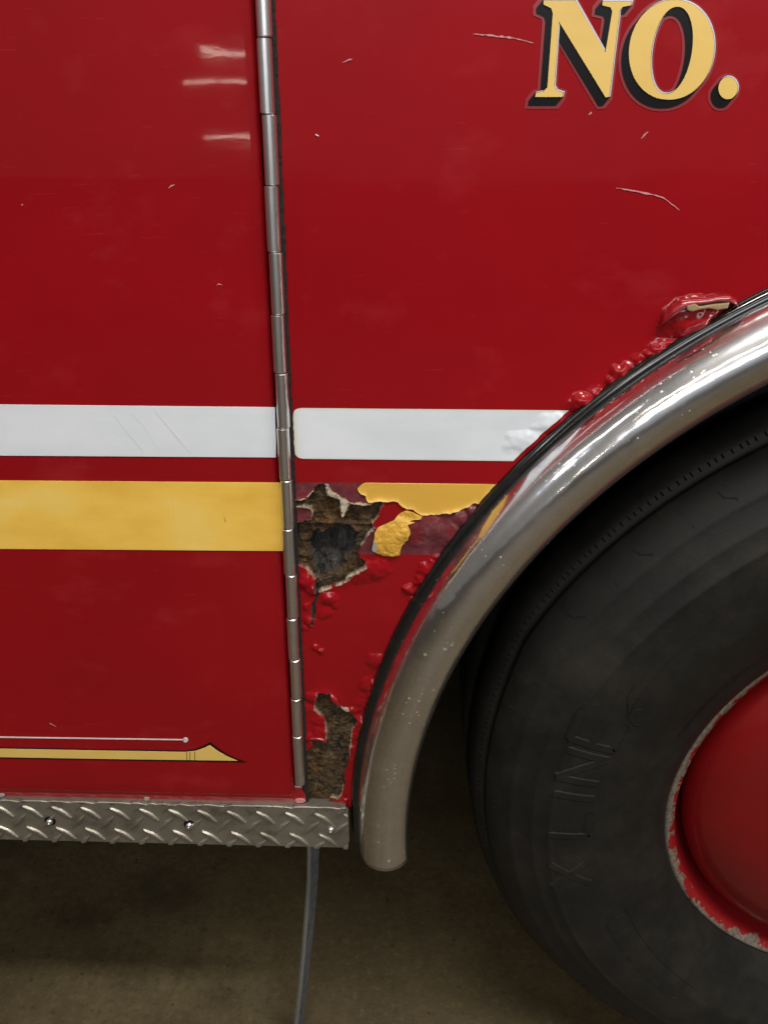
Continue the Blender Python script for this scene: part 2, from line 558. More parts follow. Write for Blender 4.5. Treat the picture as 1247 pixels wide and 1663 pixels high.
M_STRAP_E = t.m

# ------------------------------------------------------------------ setting: floor
fl = mesh_from([(-60, -60, 0), (60, -60, 0), (60, 60, 0), (-60, 60, 0)], [(0, 1, 2, 3)])
floor = link('floor', fl, M_FLOOR)
floor['kind'] = 'structure'
floor['label'] = 'brownish stained concrete floor under the truck'

# ------------------------------------------------------------------ the truck
truck = bpy.data.objects.new('fire_truck', None)
COL.objects.link(truck)
truck['label'] = 'red fire truck side with rusted panel, polished wheel arch and large black tyre'
truck['category'] = 'fire truck'

FCX, FCZ, FR = 0.6083, CAM_H - 0.6824, 0.6647       # wheel arch: centre and outer radius of the black bead
WCX, WCZ = 0.635, CAM_H - 0.737                     # wheel centre
TYRE_R = 0.556
X_HINGE = -0.1115
Z_STEP_T = CAM_H - 0.6755
Z_STEP_B = CAM_H - 0.7398
X_PAN_L = min(P(440, 0)[0], P(492, 1270)[0]) - 0.002

# inner body that closes the truck behind its skin (keeps the underside dark)
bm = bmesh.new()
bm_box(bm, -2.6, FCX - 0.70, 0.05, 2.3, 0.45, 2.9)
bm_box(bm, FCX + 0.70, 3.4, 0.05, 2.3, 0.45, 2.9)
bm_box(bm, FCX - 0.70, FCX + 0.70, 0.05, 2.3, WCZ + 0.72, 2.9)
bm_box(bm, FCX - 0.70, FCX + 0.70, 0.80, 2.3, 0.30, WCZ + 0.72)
bm_box(bm, -2.6, -0.12, 0.5, 0.9, 0.06, 0.5)  # unseen low box added to block light coming under the truck
bm_box(bm, -2.6, 3.4, 1.0, 1.3, 0.10, 0.5)  # second added blocker, against light from the far side
link('inner_body_and_light_block', bm_mesh(bm), M_DARK, truck)
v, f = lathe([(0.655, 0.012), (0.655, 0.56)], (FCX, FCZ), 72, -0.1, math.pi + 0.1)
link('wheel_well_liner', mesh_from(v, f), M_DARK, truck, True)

# ------------------------------------------------------------------ damaged body panel (height field with real relief)
C4 = lambda pts: crop(pts, 460, 760, 6.235)
C5 = lambda pts: crop(pts, 560, 760, 4.796)
C6 = lambda pts: crop(pts, 480, 1100, 7.229)
C8 = lambda pts: crop(pts, 460, 900, 6.65)
rust1 = PXZ(C4([(60, 320), (150, 330), (200, 320), (270, 280), (300, 230), (310, 190), (350, 165), (410, 170), (440, 200), (445, 280), (520, 310), (575, 320), (580, 420), (590, 520), (610, 500), (640, 440), (650, 380), (690, 360), (760, 370), (820, 385), (880, 380), (920, 350), (980, 345), (1000, 370), (985, 430), (950, 490), (900, 550), (915, 590), (925, 610), (890, 630), (850, 680), (815, 750), (780, 810), (755, 860), (770, 905), (820, 920), (845, 950), (840, 980), (810, 1020), (740, 1060), (670, 1100), (635, 1150), (560, 1180), (480, 1215), (390, 1235), (355, 1250), (335, 1260), (325, 1200), (315, 1130), (290, 1070), (250, 1020), (200, 1000), (150, 980), (60, 960), (60, 560), (140, 560), (280, 530), (300, 450), (290, 400), (230, 390), (150, 380), (60, 380)]))
prim1 = PXZ(C4([(415, 158), (450, 163), (475, 213), (545, 262), (620, 303), (670, 348), (760, 336), (850, 348), (918, 348), (890, 388), (820, 392), (760, 380), (690, 370), (655, 390), (642, 450), (625, 490), (600, 510), (583, 480), (575, 400), (570, 330), (520, 318), (440, 290), (432, 200)]))
prim2 = PXZ(C4([(862, 950), (858, 1000), (812, 1034), (664, 1114), (645, 1165), (560, 1194), (480, 1230), (400, 1262), (352, 1262), (400, 1220), (480, 1205), (560, 1170), (622, 1150), (622, 1115), (670, 1082), (740, 1046), (800, 1010), (832, 975)]))
prim3 = PXZ(C4([(130, 310), (180, 300), (255, 262), (292, 218), (322, 232), (300, 262), (270, 300), (205, 335), (140, 345)]))
prim4 = PXZ(C4([(880, 622), (925, 615), (930, 645), (880, 665), (838, 715), (808, 790), (772, 830), (770, 800), (800, 750), (840, 680)]))
deep1 = PXZ(C4([(250, 690), (300, 650), (420, 632), (480, 590), (560, 618), (640, 632), (705, 655), (740, 700), (748, 790), (742, 880), (690, 925), (610, 985), (545, 1035), (475, 1075), (400, 1110), (345, 1120), (312, 1060), (290, 980), (272, 880), (262, 780)]))
crack1 = PXZ(C8([(355, 375), (368, 430), (355, 500), (325, 560), (330, 640), (325, 700), (305, 755)]))
rust2 = PXZ(C6([(265, 190), (300, 178), (400, 190), (420, 260), (480, 320), (520, 370), (560, 400), (640, 410), (690, 460), (722, 505), (715, 540), (680, 580), (655, 640), (650, 720), (640, 860), (625, 960), (610, 1040), (580, 1110), (580, 1190), (560, 1260), (540, 1330), (510, 1410), (430, 1390), (410, 1440), (400, 1560), (20, 1560), (20, 850), (115, 850), (180, 820), (200, 770), (150, 710), (220, 700), (300, 715), (350, 745), (370, 740), (360, 640), (345, 560), (330, 480), (290, 430), (235, 390), (220, 320), (235, 240)]))
prim5 = PXZ(C6([(300, 172), (410, 182), (412, 215), (360, 212), (310, 195)]))
prim6 = PXZ(C6([(525, 330), (600, 340), (632, 365), (630, 400), (580, 402), (530, 375)]))
prim7 = PXZ(C6([(735, 500), (735, 540), (690, 590), (668, 650), (660, 850), (632, 975), (620, 960), (640, 850), (645, 640), (675, 575), (712, 535), (712, 500)]))
deep2 = [PXZ(C6(q)) for q in ([(562, 690), (540, 730), (500, 790), (505, 860)], [(575, 950), (560, 1040)], [(552, 1170), (568, 1210), (562, 1255)], [(690, 530), (650, 570)])]
film1 = PXZ([(470, 783.5), (640, 784), (840, 786), (800, 899), (700, 901), (600, 900), (470, 896)])
clean1 = PXZ(C5([(285, 262), (370, 252), (430, 272), (470, 312), (540, 322), (600, 372), (440, 345), (385, 402), (330, 425), (245, 465), (212, 442), (270, 340)]))

# blisters under the paint: (px, py, radius px, height mm, aspect x/y)
BL = [(690, 858, 34, 4.5, 1.3), (722, 868, 26, 4.0, 1.0), (662, 866, 20, 3.0, 1.0), (748, 842, 18, 5.0, 1.0), (765, 832, 14, 5.0, 1.0), (735, 858, 13, 3.0, 1), (706, 846, 10, 1.8, 1), (676, 880, 14, 2.0, 1.4),
      (694, 925, 18, 5.0, 1.0), (684, 942, 14, 4.5, 1.0), (664, 958, 10, 5.0, 1.0), (700, 912, 9, 3.0, 1.0), (708, 905, 8, 3, 1), (674, 948, 7, 2.5, 1), (668, 972, 7, 2.0, 1),
      (606, 924, 27, 5.0, 1.25), (585, 935, 20, 3.0, 1.2), (620, 915, 14, 2.2, 1.0), (600, 906, 16, 2.0, 1.2),
      (497, 944, 16, 5.5, 0.8), (507, 958, 13, 3.5, 0.8), (535, 972, 16, 5.0, 1.0), (543, 984, 10, 2.5, 1.0), (528, 996, 13, 2.5, 1.2), (497, 985, 10, 2.5, 0.9), (502, 1008, 11, 3.5, 1.0), (494, 1020, 8, 2, 1),
      (513, 1050, 8, 3.0, 0.8), (519, 1057, 7, 3.0, 1.0), (508, 955, 6, 2, 1),
      (612, 1072, 19, 4.0, 1.0), (597, 1112, 17, 4.0, 0.9), (586, 1142, 13, 3.0, 1.0),
      (506, 1132, 12, 3.0, 1.5), (500, 1150, 12, 2.0, 1.0), (515, 1170, 12, 2.0, 1.0), (520, 1188, 13, 2.6, 1.3), (500, 1196, 10, 1.8, 1.5), (575, 1152, 9, 3.0, 1.2), (560, 1300, 7, 3.0, 1.0), (552, 1305, 7, 2.0, 1),
      (1118, 520, 46, 11, 1.25), (1090, 532, 26, 5, 1.0), (1150, 505, 28, 6, 1.2), (1135, 522, 20, 3.0, 1.2), (1165, 498, 14, 3, 1.2),
      (1056, 572, 14, 5, 1.5), (1008, 602, 19, 6.5, 1.4), (992, 616, 12, 3.5, 1.0),
      (946, 648, 21, 7.5, 1.4), (932, 657, 12, 4, 1.0),
      (893, 687, 24, 2.6, 1.3), (876, 693, 13, 1.4, 1.2), (848, 716, 26, 2.4, 1.5), (868, 712, 18, 1.8, 1.4), (828, 726, 14, 1.2, 1.2), (903, 677, 12, 2.0, 1)]
BLW = []
for (bx, by, br, bh, asp) in BL:
    c = P(bx, by)
    r = P(bx + br, by)[0] - c[0]
    BLW.append((c[0], c[2], r, bh * 0.001, asp))


def relief(X, Z):
    """paint surface height (m, towards the viewer) before rust is cut away"""
    X = np.asarray(X, float)
    Z = np.asarray(Z, float)
    wx = X + 0.0030 * fbm(X, Z, 110, 2, 5)
    wz = Z + 0.0030 * fbm(X, Z, 110, 2, 9)
    H = np.zeros(X.shape)
    for (cx, cz, r, h, asp) in BLW:
        sel = (np.abs(X - cx) < r * 1.8) & (np.abs(Z - cz) < r * 1.8)
        if not sel.any():
            continue
        d2 = ((wx[sel] - cx) / (r * math.sqrt(asp))) ** 2 + ((wz[sel] - cz) / (r / math.sqrt(asp))) ** 2
        b = 0.7 * h * np.clip(1 - d2, 0, 1) ** 1.25
        cur = H[sel]
        H[sel] = np.maximum(cur, b) + 0.3 * np.minimum(cur, b)
    d = np.hypot(X - FCX, Z - FCZ) - FR
    dz = CAM_H - Z
    win = np.maximum(sstep(0.130, 0.145, dz) * sstep(0.205, 0.192, dz), sstep(0.46, 0.485, dz) * sstep(0.62, 0.56, dz))
    sel = (win > 0) & (d < 0.03)
    if sel.any():
        xs_, zs_ = X[sel], Z[sel]
        n_ = np.clip(fbm(xs_, zs_, 75, 3, 151) + 0.35, 0, 1.2)
        wid = 0.006 + 0.006 * np.clip(fbm(xs_, zs_, 30, 2, 153) + 0.5, 0, 1.4)
        band_ = 0.0050 * n_ ** 0.8 * np.exp(-(np.maximum(d[sel], 0) / wid) ** 2) * win[sel]
        H[sel] = np.maximum(H[sel], band_)
    bumpy = sstep(0.0004, 0.003, H)
    H = H + bumpy * (0.0004 * fbm(X, Z, 200, 2, 31))
    return H


STEP = 0.0008
gx = np.concatenate([np.arange(X_PAN_L, 0.345, STEP), np.linspace(0.36, 1.9, 24)])
gz_lo = Z_STEP_T + 0.0015
gz = np.concatenate([np.arange(gz_lo, CAM_H - 0.06, STEP), np.linspace(CAM_H - 0.055, CAM_H + 0.12, 30), np.linspace(CAM_H + 0.16, 2.9, 14)])
GX, GZ = np.meshgrid(gx, gz)
H = relief(GX, GZ)
masks = {k: np.zeros(GX.shape) for k in ('rust', 'primer', 'film', 'deep')}
# work only on the damaged window
ci = np.searchsorted(gx, 0.16)
ri = np.searchsorted(gz, P(600, 770)[2])
X, Z = GX[:ri, :ci], GZ[:ri, :ci]
ns = 0.0022 * fbm(X, Z, 190, 4, 3) + 0.0010 * fbm(X, Z, 600, 3, 8)
s1 = sdf(rust1, X, Z) + ns
s2 = sdf(rust2, X, Z) + ns
sr = np.maximum(s1, s2)
sd = sdf(deep1, X, Z) + ns * 2.2 + 0.004 * fbm(X, Z, 90, 3, 44)
cr = 0.0016 + 0.6 * ns - linedist(crack1, X, Z)
cr2 = np.full(X.shape, -1.0)
for q in deep2:
    cr2 = np.maximum(cr2, 0.0014 + 0.9 * ns - linedist(q, X, Z))
pr = np.full(X.shape, -1.0)
for q in (prim1, prim2, prim3, prim4, prim5, prim6, prim7):
    pr = np.maximum(pr, sdf(q, X, Z) + 0.9 * ns - (0.0009 if q is not prim1 else 0.0002))
edge_w = 0.0002 + 0.0013 * fbm(X, Z, 60, 3, 41)
edge_band = sstep(-0.0004 - np.clip(edge_w, 0, 1), 0.0, sr) * (edge_w > 0)
rust = sstep(-0.0003, 0.0005, sr)
rust = np.maximum(rust, sstep(-0.0003, 0.0004, cr))
prim = np.maximum(sstep(-0.0003, 0.0004, pr), edge_band * 0.85)
rust = rust * (1 - sstep(-0.0002, 0.0004, pr) * 0.95)
deep = np.maximum(sstep(-0.0008, 0.0012, sd), sstep(-0.0004, 0.0006, np.maximum(cr, cr2)))
film = sstep(-0.0003, 0.0003, sdf(film1, X, Z)) * (1 - sstep(-0.0003, 0.0003, sdf(clean1, X, Z) + ns * 0.5))
film *= 1 - 0.35 * sstep(0.1, 0.5, fbm(X, Z, 90, 4, 77))
h = H[:ri, :ci]
lift = np.exp(-np.clip(-sr, 0, 1) / 0.004) * (sr < 0) * np.clip(0.6 + fbm(X, Z, 70, 2, 55), 0, 1.4) * 0.0021
body = h + lift
flr = -0.0042 + 0.0016 * fbm(X, Z, 130, 5, 21) + 0.0010 * fbm(X, Z, 500, 3, 23)
tr = fbm(X, Z, 85, 4, 27)
flr = flr + 0.0030 * (np.floor(tr * 5 + 0.5) / 5)
flr2 = np.where(s1 > s2, flr - 0.001, flr)
ridge = 0.0022 * np.exp(-((Z - P(540, 852)[2]) / 0.0018) ** 2) * (s1 > 0)      # the folded flange across the hole
flr2 = flr2 + ridge
cut = sstep(-0.0003, 0.0006, sr)
body = body * (1 - cut) + flr2 * cut
pm = sstep(-0.0002, 0.0006, pr) * cut
body = body * (1 - pm) + (0.0004 + 0.0008 * fbm(X, Z, 160, 3, 61)) * pm
dm = sstep(-0.0005, 0.0022, sd)
body = body * (1 - dm) + (-0.0185 + 0.0045 * fbm(X, Z, 75, 5, 91) + 0.0016 * fbm(X * 3, Z, 160, 4, 95)) * dm
cm = sstep(-0.0003, 0.0007, np.maximum(cr, cr2))
body = body - 0.004 * cm
H[:ri, :ci] = body
for k, a in (('rust', rust), ('primer', prim), ('film', film), ('deep', deep)):
    masks[k][:ri, :ci] = a
# general soft waviness of the sheet
H += 0.00012 * fbm(GX, GZ, 7, 2, 101)
ccx, ccz = (GX[:-1, :-1] + GX[1:, 1:]) / 2, (GZ[:-1, :-1] + GZ[1:, 1:]) / 2
keep = np.hypot(ccx - FCX, ccz - FCZ) > FR - 0.009
me, used = grid_mesh(GX, -H, GZ, keep)
for k in masks:
    fattr(me, k, masks[k].reshape(-1)[used])
panel = link('body_panel', me, M_PANEL, truck, True)
panel['label'] = 'red side panel with rusted holes and blistered paint beside wheel arch'


def conform(x_rows, z_rows, off):
    """thin sheet lying on the panel relief; off may be an array"""
    return -(relief(x_rows, z_rows) + off)


def rows_sheet(left, right, zs, n, off_fn, name, mat, parent, edge_fn=None):
    U = np.linspace(0, 1, n)[None, :]
    XX = left[:, None] * (1 - U) + right[:, None] * U
    ZZ = np.repeat(zs[:, None], n, 1)
    me, used = grid_mesh(XX, conform(XX, ZZ, off_fn(XX, ZZ)), ZZ)
    if edge_fn is not None:
        fattr(me, 'edge', edge_fn(XX, ZZ).reshape(-1)[used])
    o = link(name, me, mat, parent, True)
    return o


def arch_x(z, r=FR - 0.004):
    return FCX - np.sqrt(np.maximum(r * r - (z - FCZ) ** 2, 0))


# white stripe on the panel, rounded at the hinge end, blistered at the arch end
zt, zb = P(700, 664)[2], P(700, 747)[2]
zs = np.linspace(zb, zt, 70)
xl0 = P(477, 700)[0]
rc = 0.0075
dcor = np.minimum(zs - zb, zt - zs)
left = xl0 + np.where(dcor < rc, rc - np.sqrt(np.maximum(rc * rc - (rc - dcor) ** 2, 0)), 0) + 0.0006 * fbm(zs, zs * 0, 300, 3, 2)
right = arch_x(zs, FR + 0.004) - 0.001 + 0.0012 * fbm(zs, zs * 0, 120, 3, 5)
rows_sheet(left, right, zs, 330, lambda x, z: 0.0006 + 0 * x, 'white_stripe', M_WHITE, panel,
           lambda x, z: np.clip(np.exp(-(x - xl0) / 0.0025) + 0.8 * np.exp(-np.minimum(z - zb, zt - z) / 0.0008), 0, 1))

# what is left of the gold stripe on the panel
zt = P(700, 785)[2]
low = PXZ(C5([(103, 160), (112, 190), (125, 197), (165, 212), (170, 240), (186, 264), (215, 264), (280, 252), (330, 258), (380, 255), (420, 270), (460, 305), (520, 320), (560, 345), (600, 368), (680, 362), (750, 355), (830, 345), (900, 325), (960, 300), (1000, 272), (1040, 278), (1100, 200), (1180, 118)]))
xs = np.linspace(low[0, 0], low[-1, 0], 420)
bot = np.interp(xs, low[:, 0], low[:, 1]) + 0.0011 * fbm(xs, xs * 0, 260, 4, 4)
topc = zt - 0.0055 * np.clip(1 - (xs - xs[0]) / 0.008, 0, 1) ** 2
V = np.linspace(0, 1, 46)[:, None]
ZZ = bot[None, :] * (1 - V) + np.maximum(topc, bot + 1e-4)[None, :] * V
XX = np.repeat(xs[None, :], 46, 0)
eb = np.exp(-(ZZ - bot[None, :]) / 0.0022)
amp = 0.0003 + 0.0012 * np.clip(0.5 + fbm(xs, xs * 0, 45, 2, 12), 0, 1.2)
me, used = grid_mesh(XX, conform(XX, ZZ, 0.0006 + amp[None, :] * eb + 0.0005 * np.abs(fbm(XX, ZZ, 60, 3, 6)) * eb), ZZ)
fattr(me, 'edge', (eb * 0.7).reshape(-1)[used])
g1 = link('gold_stripe_remnant', me, M_GOLD_OLD, panel, True)
g1['label'] = 'torn gold stripe with ragged curling lower edge'
sol = g1.modifiers.new('thickness', 'SOLIDIFY')
sol.thickness, sol.offset = 0.0005, -1

# flap of gold sticker folded away from the panel
L = PXZ(C5([(470, 330), (440, 342), (385, 397), (330, 422), (262, 450), (232, 490), (226, 560), (216, 620), (236, 650), (290, 674), (300, 676)]))
Rr = PXZ(C5([(480, 330), (530, 340), (570, 360), (602, 370), (585, 390), (555, 418), (500, 407), (490, 430), (512, 495), (490, 540), (440, 597), (434, 640), (425, 671), (380, 680), (375, 680)]))
zz = np.linspace(max(L[0, 1], Rr[0, 1]), min(L[-1, 1], Rr[-1, 1]), 70)[::-1]
zz = zz[::-1]
oL = np.argsort(L[:, 1])
oR = np.argsort(Rr[:, 1])
zz = np.sort(zz)
xl = np.interp(zz, L[oL, 1], L[oL, 0]) + 0.0010 * fbm(zz, zz * 0, 330, 4, 14)
xr = np.interp(zz, Rr[oR, 1], Rr[oR, 0]) + 0.0010 * fbm(zz, zz * 0, 330, 4, 15)
fold = np.array(PXZ(C5([(470, 420)]))[0])
fold2 = np.array(PXZ(C5([(390, 540)]))[0])


def flap_off(x, z):
    d = np.hypot(x - fold2[0], z - fold2[1])
    r0 = 0.024
    ring = 0.0030 * np.exp(-((d - r0) / 0.0035) ** 2)
    puff = 0.0030 * np.exp(-(d / 0.020) ** 2)
    return 0.0013 + puff - 0.45 * ring + 0.0011 * np.abs(fbm(x, z, 90, 4, 71)) + 0.0005 * fbm(x, z, 400, 3, 73) + 0.003 * np.clip((fold2[0] - 0.012 - x) / 0.012, 0, 1)


U = np.linspace(0, 1, 70)[None, :]
XX = xl[:, None] * (1 - U) + xr[:, None] * U
ZZ = np.repeat(zz[:, None], 70, 1)
me, used = grid_mesh(XX, -(np.minimum(relief(XX, ZZ), 0.002) + flap_off(XX, ZZ)), ZZ)
fattr(me, 'edge', np.zeros(len(used)))
o = link('gold_sticker_flap', me, M_GOLD_OLD, panel, True)
o['label'] = 'crumpled loose piece of gold sticker beside the rust hole'
sol = o.modifiers.new('thickness', 'SOLIDIFY')
sol.thickness, sol.offset = 0.0006, -1
# pale backing showing at the flap's left corner
q = PXZ(C5([(226, 545), (244, 560), (258, 600), (250, 632), (222, 628), (214, 612)]))
me = plate(q, -0.0058, -0.0064)
link('sticker_backing', me, M_CHIP_G, panel)


# torn lip of the big blister above the arch
def ribbon(pts, widths, lifts, name, mat, parent, y0=0.0, curl=0.004, tilt=(0, 1)):
    """curled strip of paint: a half-round shell following pts (px), open side towards tilt"""
    n = len(pts) * 6
    tt = np.linspace(0, len(pts) - 1, n)
    w = np.array([P(*p) for p in pts])
    xs = np.interp(tt, np.arange(len(pts)), w[:, 0])
    zs = np.interp(tt, np.arange(len(pts)), w[:, 2])
    ww = np.interp(tt, np.arange(len(pts)), widths) * 0.001
    ll = np.interp(tt, np.arange(len(pts)), lifts) * 0.001
    k = 9
    VX, VY, VZ = (np.zeros((k, n)) for _ in range(3))
    for j in range(k):
        a = math.pi * (0.02 + 0.98 * j / (k - 1))      # from the front open edge over the crest and down to the panel
        VX[j] = xs + tilt[0] * (-math.cos(a)) * ww * 0.5
        VZ[j] = zs + tilt[1] * (-math.cos(a)) * ww * 0.5 + 0.0004 * fbm(xs, zs, 260, 3, 33)
        VY[j] = -(y0 + ll * (math.sin(a) ** 0.7) * 0.55 + ll * 0.45 * (1 - j / (k - 1)) ** 0.5)
    me, used = grid_mesh(VX, VY, VZ)
    o = link(name, me, mat, parent, True)
    s = o.modifiers.new('thickness', 'SOLIDIFY')
    s.thickness, s.offset = 0.0008, -1
    return o


ribbon([(1066, 533), (1072, 518), (1086, 503), (1100, 492), (1118, 488), (1140, 486), (1162, 482), (1178, 482), (1190, 488), (1195, 496)],
       [2, 7, 10, 9, 6, 5, 5, 6, 6, 3], [3, 8, 12, 13, 12, 12, 12, 11, 8, 3], 'torn_paint_lip', M_RED_PLAIN, panel, 0.001)
o = link('filler_edge', plate(PXZ([(1106, 492), (1120, 489), (1128, 494), (1145, 491), (1176, 488), (1172, 497), (1156, 499), (1142, 497), (1128, 499), (1116, 502), (1108, 500)]), -0.004, -0.0122, 0.001), M_TAN, panel)
o['label'] = 'tan filler showing in the torn blister above the arch'
# lifted chip at the top of the lower rust patch
ribbon(C6([(418, 215), (450, 235), (490, 265), (520, 300)]), [8, 9, 9, 5], [4, 5, 5, 3], 'paint_chip', M_RED_PLAIN, panel, 0.0005)
ribbon(C6([(150, 715), (200, 705), (260, 700), (320, 722), (365, 742)]), [1.5, 3, 3, 3, 2], [2, 3, 3.5, 3, 2], 'paint_chip', M_RED_PLAIN, panel, 0.0005)
ribbon(C6([(405, 1395), (440, 1385), (480, 1400), (500, 1420)]), [1.2, 1.8, 1.8, 1.2], [2, 3.5, 3, 2], 'paint_chip', M_TAN, panel, 0.0005)

# ------------------------------------------------------------------ NO. lettering
CN = lambda pts: crop(pts, 860, 0, 3.222)
N_G = CN([(70, 5), (236, 5), (392, 276), (428, 60), (418, 40), (376, 30), (378, 9), (530, 9), (524, 30), (482, 38), (466, 60), (412, 508), (393, 510), (150, 115), (125, 452), (138, 474), (172, 486), (167, 508), (27, 508), (30, 488), (68, 480), (90, 458), (118, 72), (110, 45), (70, 26)])


def ell(cx, cz, a, b, shear, n=72, pw=2.0):
    out = []
    for i in range(n):
        t_ = 2 * math.pi * i / n
        y = -b * math.sin(t_)
        x = a * math.copysign(abs(math.cos(t_)) ** (2 / pw), math.cos(t_))
        out.append((cx + x - shear * y, cz + y))
    return out


O_OUT = CN(ell(737, 262, 222, 260, 0.06, pw=2.1))
O_IN = CN(ell(738, 265, 106, 228, 0.13, pw=2.1))
DOT = CN(ell(1031, 462, 50, 58, 0.02, 36))


def offset_poly(pts, d):
    p = np.array(pts)
    n = len(p)
    area2 = sum(p[i, 0] * p[(i + 1) % n, 1] - p[(i + 1) % n, 0] * p[i, 1] for i in range(n))
    s = 1 if area2 > 0 else -1
    out = []
    for i in range(n):
        e1 = p[i] - p[i - 1]
        e2 = p[(i + 1) % n] - p[i]
        n1 = np.array([e1[1], -e1[0]]) / (np.linalg.norm(e1) + 1e-9) * s
        n2 = np.array([e2[1], -e2[0]]) / (np.linalg.norm(e2) + 1e-9) * s
        b = n1 + n2
        b = b / max(np.dot(b, b), 0.7) * 2
        out.append(tuple(p[i] + b * d))
    return out


def letter_mesh(loops, shifts, y0, dy):
    """flat vinyl: one sheet per shift vector, each a hair lower than the one before"""
    bm = bmesh.new()
    for k, (sx, sy) in enumerate(shifts):
        y = y0 + dy * k
        if len(loops) == 1:
            w = [P(x + sx, y_ + sy) for x, y_ in loops[0]]
            vs = [bm.verts.new((p[0], y, p[2])) for p in w]
            f_ = bm.faces.new(vs)
            f_.normal_update()
            bmesh.ops.triangulate(bm, faces=[f_], ngon_method='EAR_CLIP')
        else:
            a = [bm.verts.new((p[0], y, p[2])) for p in (P(x + sx, y_ + sy) for x, y_ in loops[0])]
            b = [bm.verts.new((p[0], y, p[2])) for p in (P(x + sx, y_ + sy) for x, y_ in loops[1])]
            n = len(a)
            for i in range(n):
                bm.faces.new((a[i], a[(i + 1) % n], b[(i + 1) % n], b[i]))
    for f_ in bm.faces:
        f_.normal_update()
        if f_.normal.y > 0:
            f_.normal_flip()
    return bm_mesh(bm)


SH = [(-10.5 * k / 14, 13.0 * k / 14) for k in range(15)]
for loops, what in (([N_G], 'letter N'), ([O_OUT, O_IN], 'letter O'), ([DOT], 'full stop')):
    ex = lambda d: [offset_poly(loops[0], d)] + ([offset_poly(loops[1], -d)] if len(loops) > 1 else [])
    base = -0.0006
    link('letter_film', letter_mesh(ex(6.0), SH[::2], base + 0.0001, 0.00002), M_FILM, panel)
    sh_o = link('letter_shadow', letter_mesh(ex(1.2), SH, base - 0.0004, 0.00002), M_BLACK_V, panel)
    link('letter_highlight', letter_mesh(ex(0.9), [(1.5, -1.6)], base - 0.0007, 0), M_SILVER, panel)
    link('letter_keyline', letter_mesh(ex(1.0), [(-0.3, 0.3)], base - 0.0009, 0), M_BLACK_V, panel)
    fa = link('letter_face', letter_mesh(loops, [(0, 0)], base - 0.0011, 0), M_GOLD_LEAF, panel)
    fa['label'] = 'gold ' + what + ' with black drop shadow'

# ------------------------------------------------------------------ door
Y_DOOR = -0.006
xr_d = P(478, 1290, Y_DOOR)[0]
xr_t = P(411, 0, Y_DOOR)[0]
zb_d = P(240, 1290, Y_DOOR)[2]
dx = np.concatenate([np.linspace(-1.6, -0.62, 10)[:-1], np.linspace(-0.62, xr_d - 0.012, 60), xr_d - 0.012 + 0.012 * np.sin(np.linspace(0.12, 1, 9) * math.pi / 2)])
dz = np.concatenate([zb_d + 0.004 * (1 - np.cos(np.linspace(0, 1, 5) * math.pi / 2)), np.linspace(zb_d + 0.02, CAM_H + 0.14, 80), np.linspace(CAM_H + 0.2, 2.8, 12)])
DX, DZ = np.meshgrid(dx, dz)
DX0 = DX.copy()
DX = DX + (xr_t - xr_d) * (DZ - zb_d) / (P(411, 0, Y_DOOR)[2] - zb_d) * np.clip((DX + 0.5) / (xr_d + 0.5), 0, 1)
edge_drop = np.clip((DX0 - (xr_d - 0.006)) / 0.006, 0, 1)
bot_drop = np.clip((zb_d + 0.004 - DZ) / 0.004, 0, 1)
DY = Y_DOOR + 0.006 * (1 - np.sqrt(np.clip(1 - edge_drop ** 2, 0, 1))) + 0.004 * (1 - np.sqrt(np.clip(1 - bot_drop ** 2, 0, 1))) + 0.00012 * fbm(DX, DZ, 5, 2, 111)
me, _ = grid_mesh(DX, DY, DZ)
door = link('door', me, M_DOOR, truck, True)
door['label'] = 'red hinged door with white and gold stripes left of the hinge'
sol = door.modifiers.new('thickness', 'SOLIDIFY')
sol.thickness, sol.offset = 0.022, -1
YS = Y_DOOR - 0.0008


def stripe_poly(pts, name, mat, parent, y=YS, th=0.0006, lab=None):
    o = link(name, plate([tuple(q) for q in PXZ(pts, y)], y + th, y, 0.0001, 1), mat, parent)
    if lab:
        o['label'] = lab
    return o


def left_ext(px, py, k=0.55):
    """extend a horizontal stripe edge leftwards out of view"""
    return (px - 420, py - 6)


o = stripe_poly([(-420, 652.5), (0, 657), (447, 661.5), (447, 680), (448.5, 716), (448, 743), (0, 740), (-420, 737)], 'white_stripe', M_WHITE, door)
fattr(o.data, 'edge', np.zeros(len(o.data.vertices)))
stripe_poly([(-420, 776.5), (0, 780.5), (455.5, 784), (461, 895), (0, 891.5), (-420, 888)], 'gold_stripe', M_GOLD, door)
stripe_poly([(-420, 1192), (0, 1196.6), (300, 1201), (300, 1202.6), (0, 1198.4), (-420, 1194)], 'pinstripe', M_WHITE_INK, door)
stripe_poly(ell(301.5, 1202, 4.2, 4.0, 0, 20), 'pinstripe_dot', M_WHITE_INK, door)
sc_out = [(-420, 1208.5), (0, 1214.2), (180, 1217.5), (300, 1219.5), (318, 1217), (330, 1212), (341.5, 1206), (352, 1214), (368, 1225), (383, 1232), (400, 1238), (380, 1237.6), (200, 1235), (0, 1231.6), (-420, 1226)]
sc_in = [(-420, 1210.4), (0, 1216.0), (180, 1219.3), (300, 1221.4), (319, 1219.4), (332, 1214.6), (341, 1210.2), (352, 1218.5), (368, 1228), (380, 1233.2), (386, 1235.8), (370, 1235.4), (200, 1233.2), (0, 1229.8), (-420, 1224.4)]
stripe_poly(sc_out, 'scroll_outline', M_BLACK_V, door)
stripe_poly(sc_in, 'gold_scroll', M_GOLD_LEAF, door, YS - 0.0005, 0.0003, 'thin gold scroll ending in a point at the door bottom')
for xx in (303, 308, 316):
    stripe_poly([(xx, 1221), (xx + 0.7, 1221), (xx + 1.2, 1234.5), (xx + 0.4, 1234.5)], 'scroll_line', M_BLACK_V, door, YS - 0.0009, 0.0002)


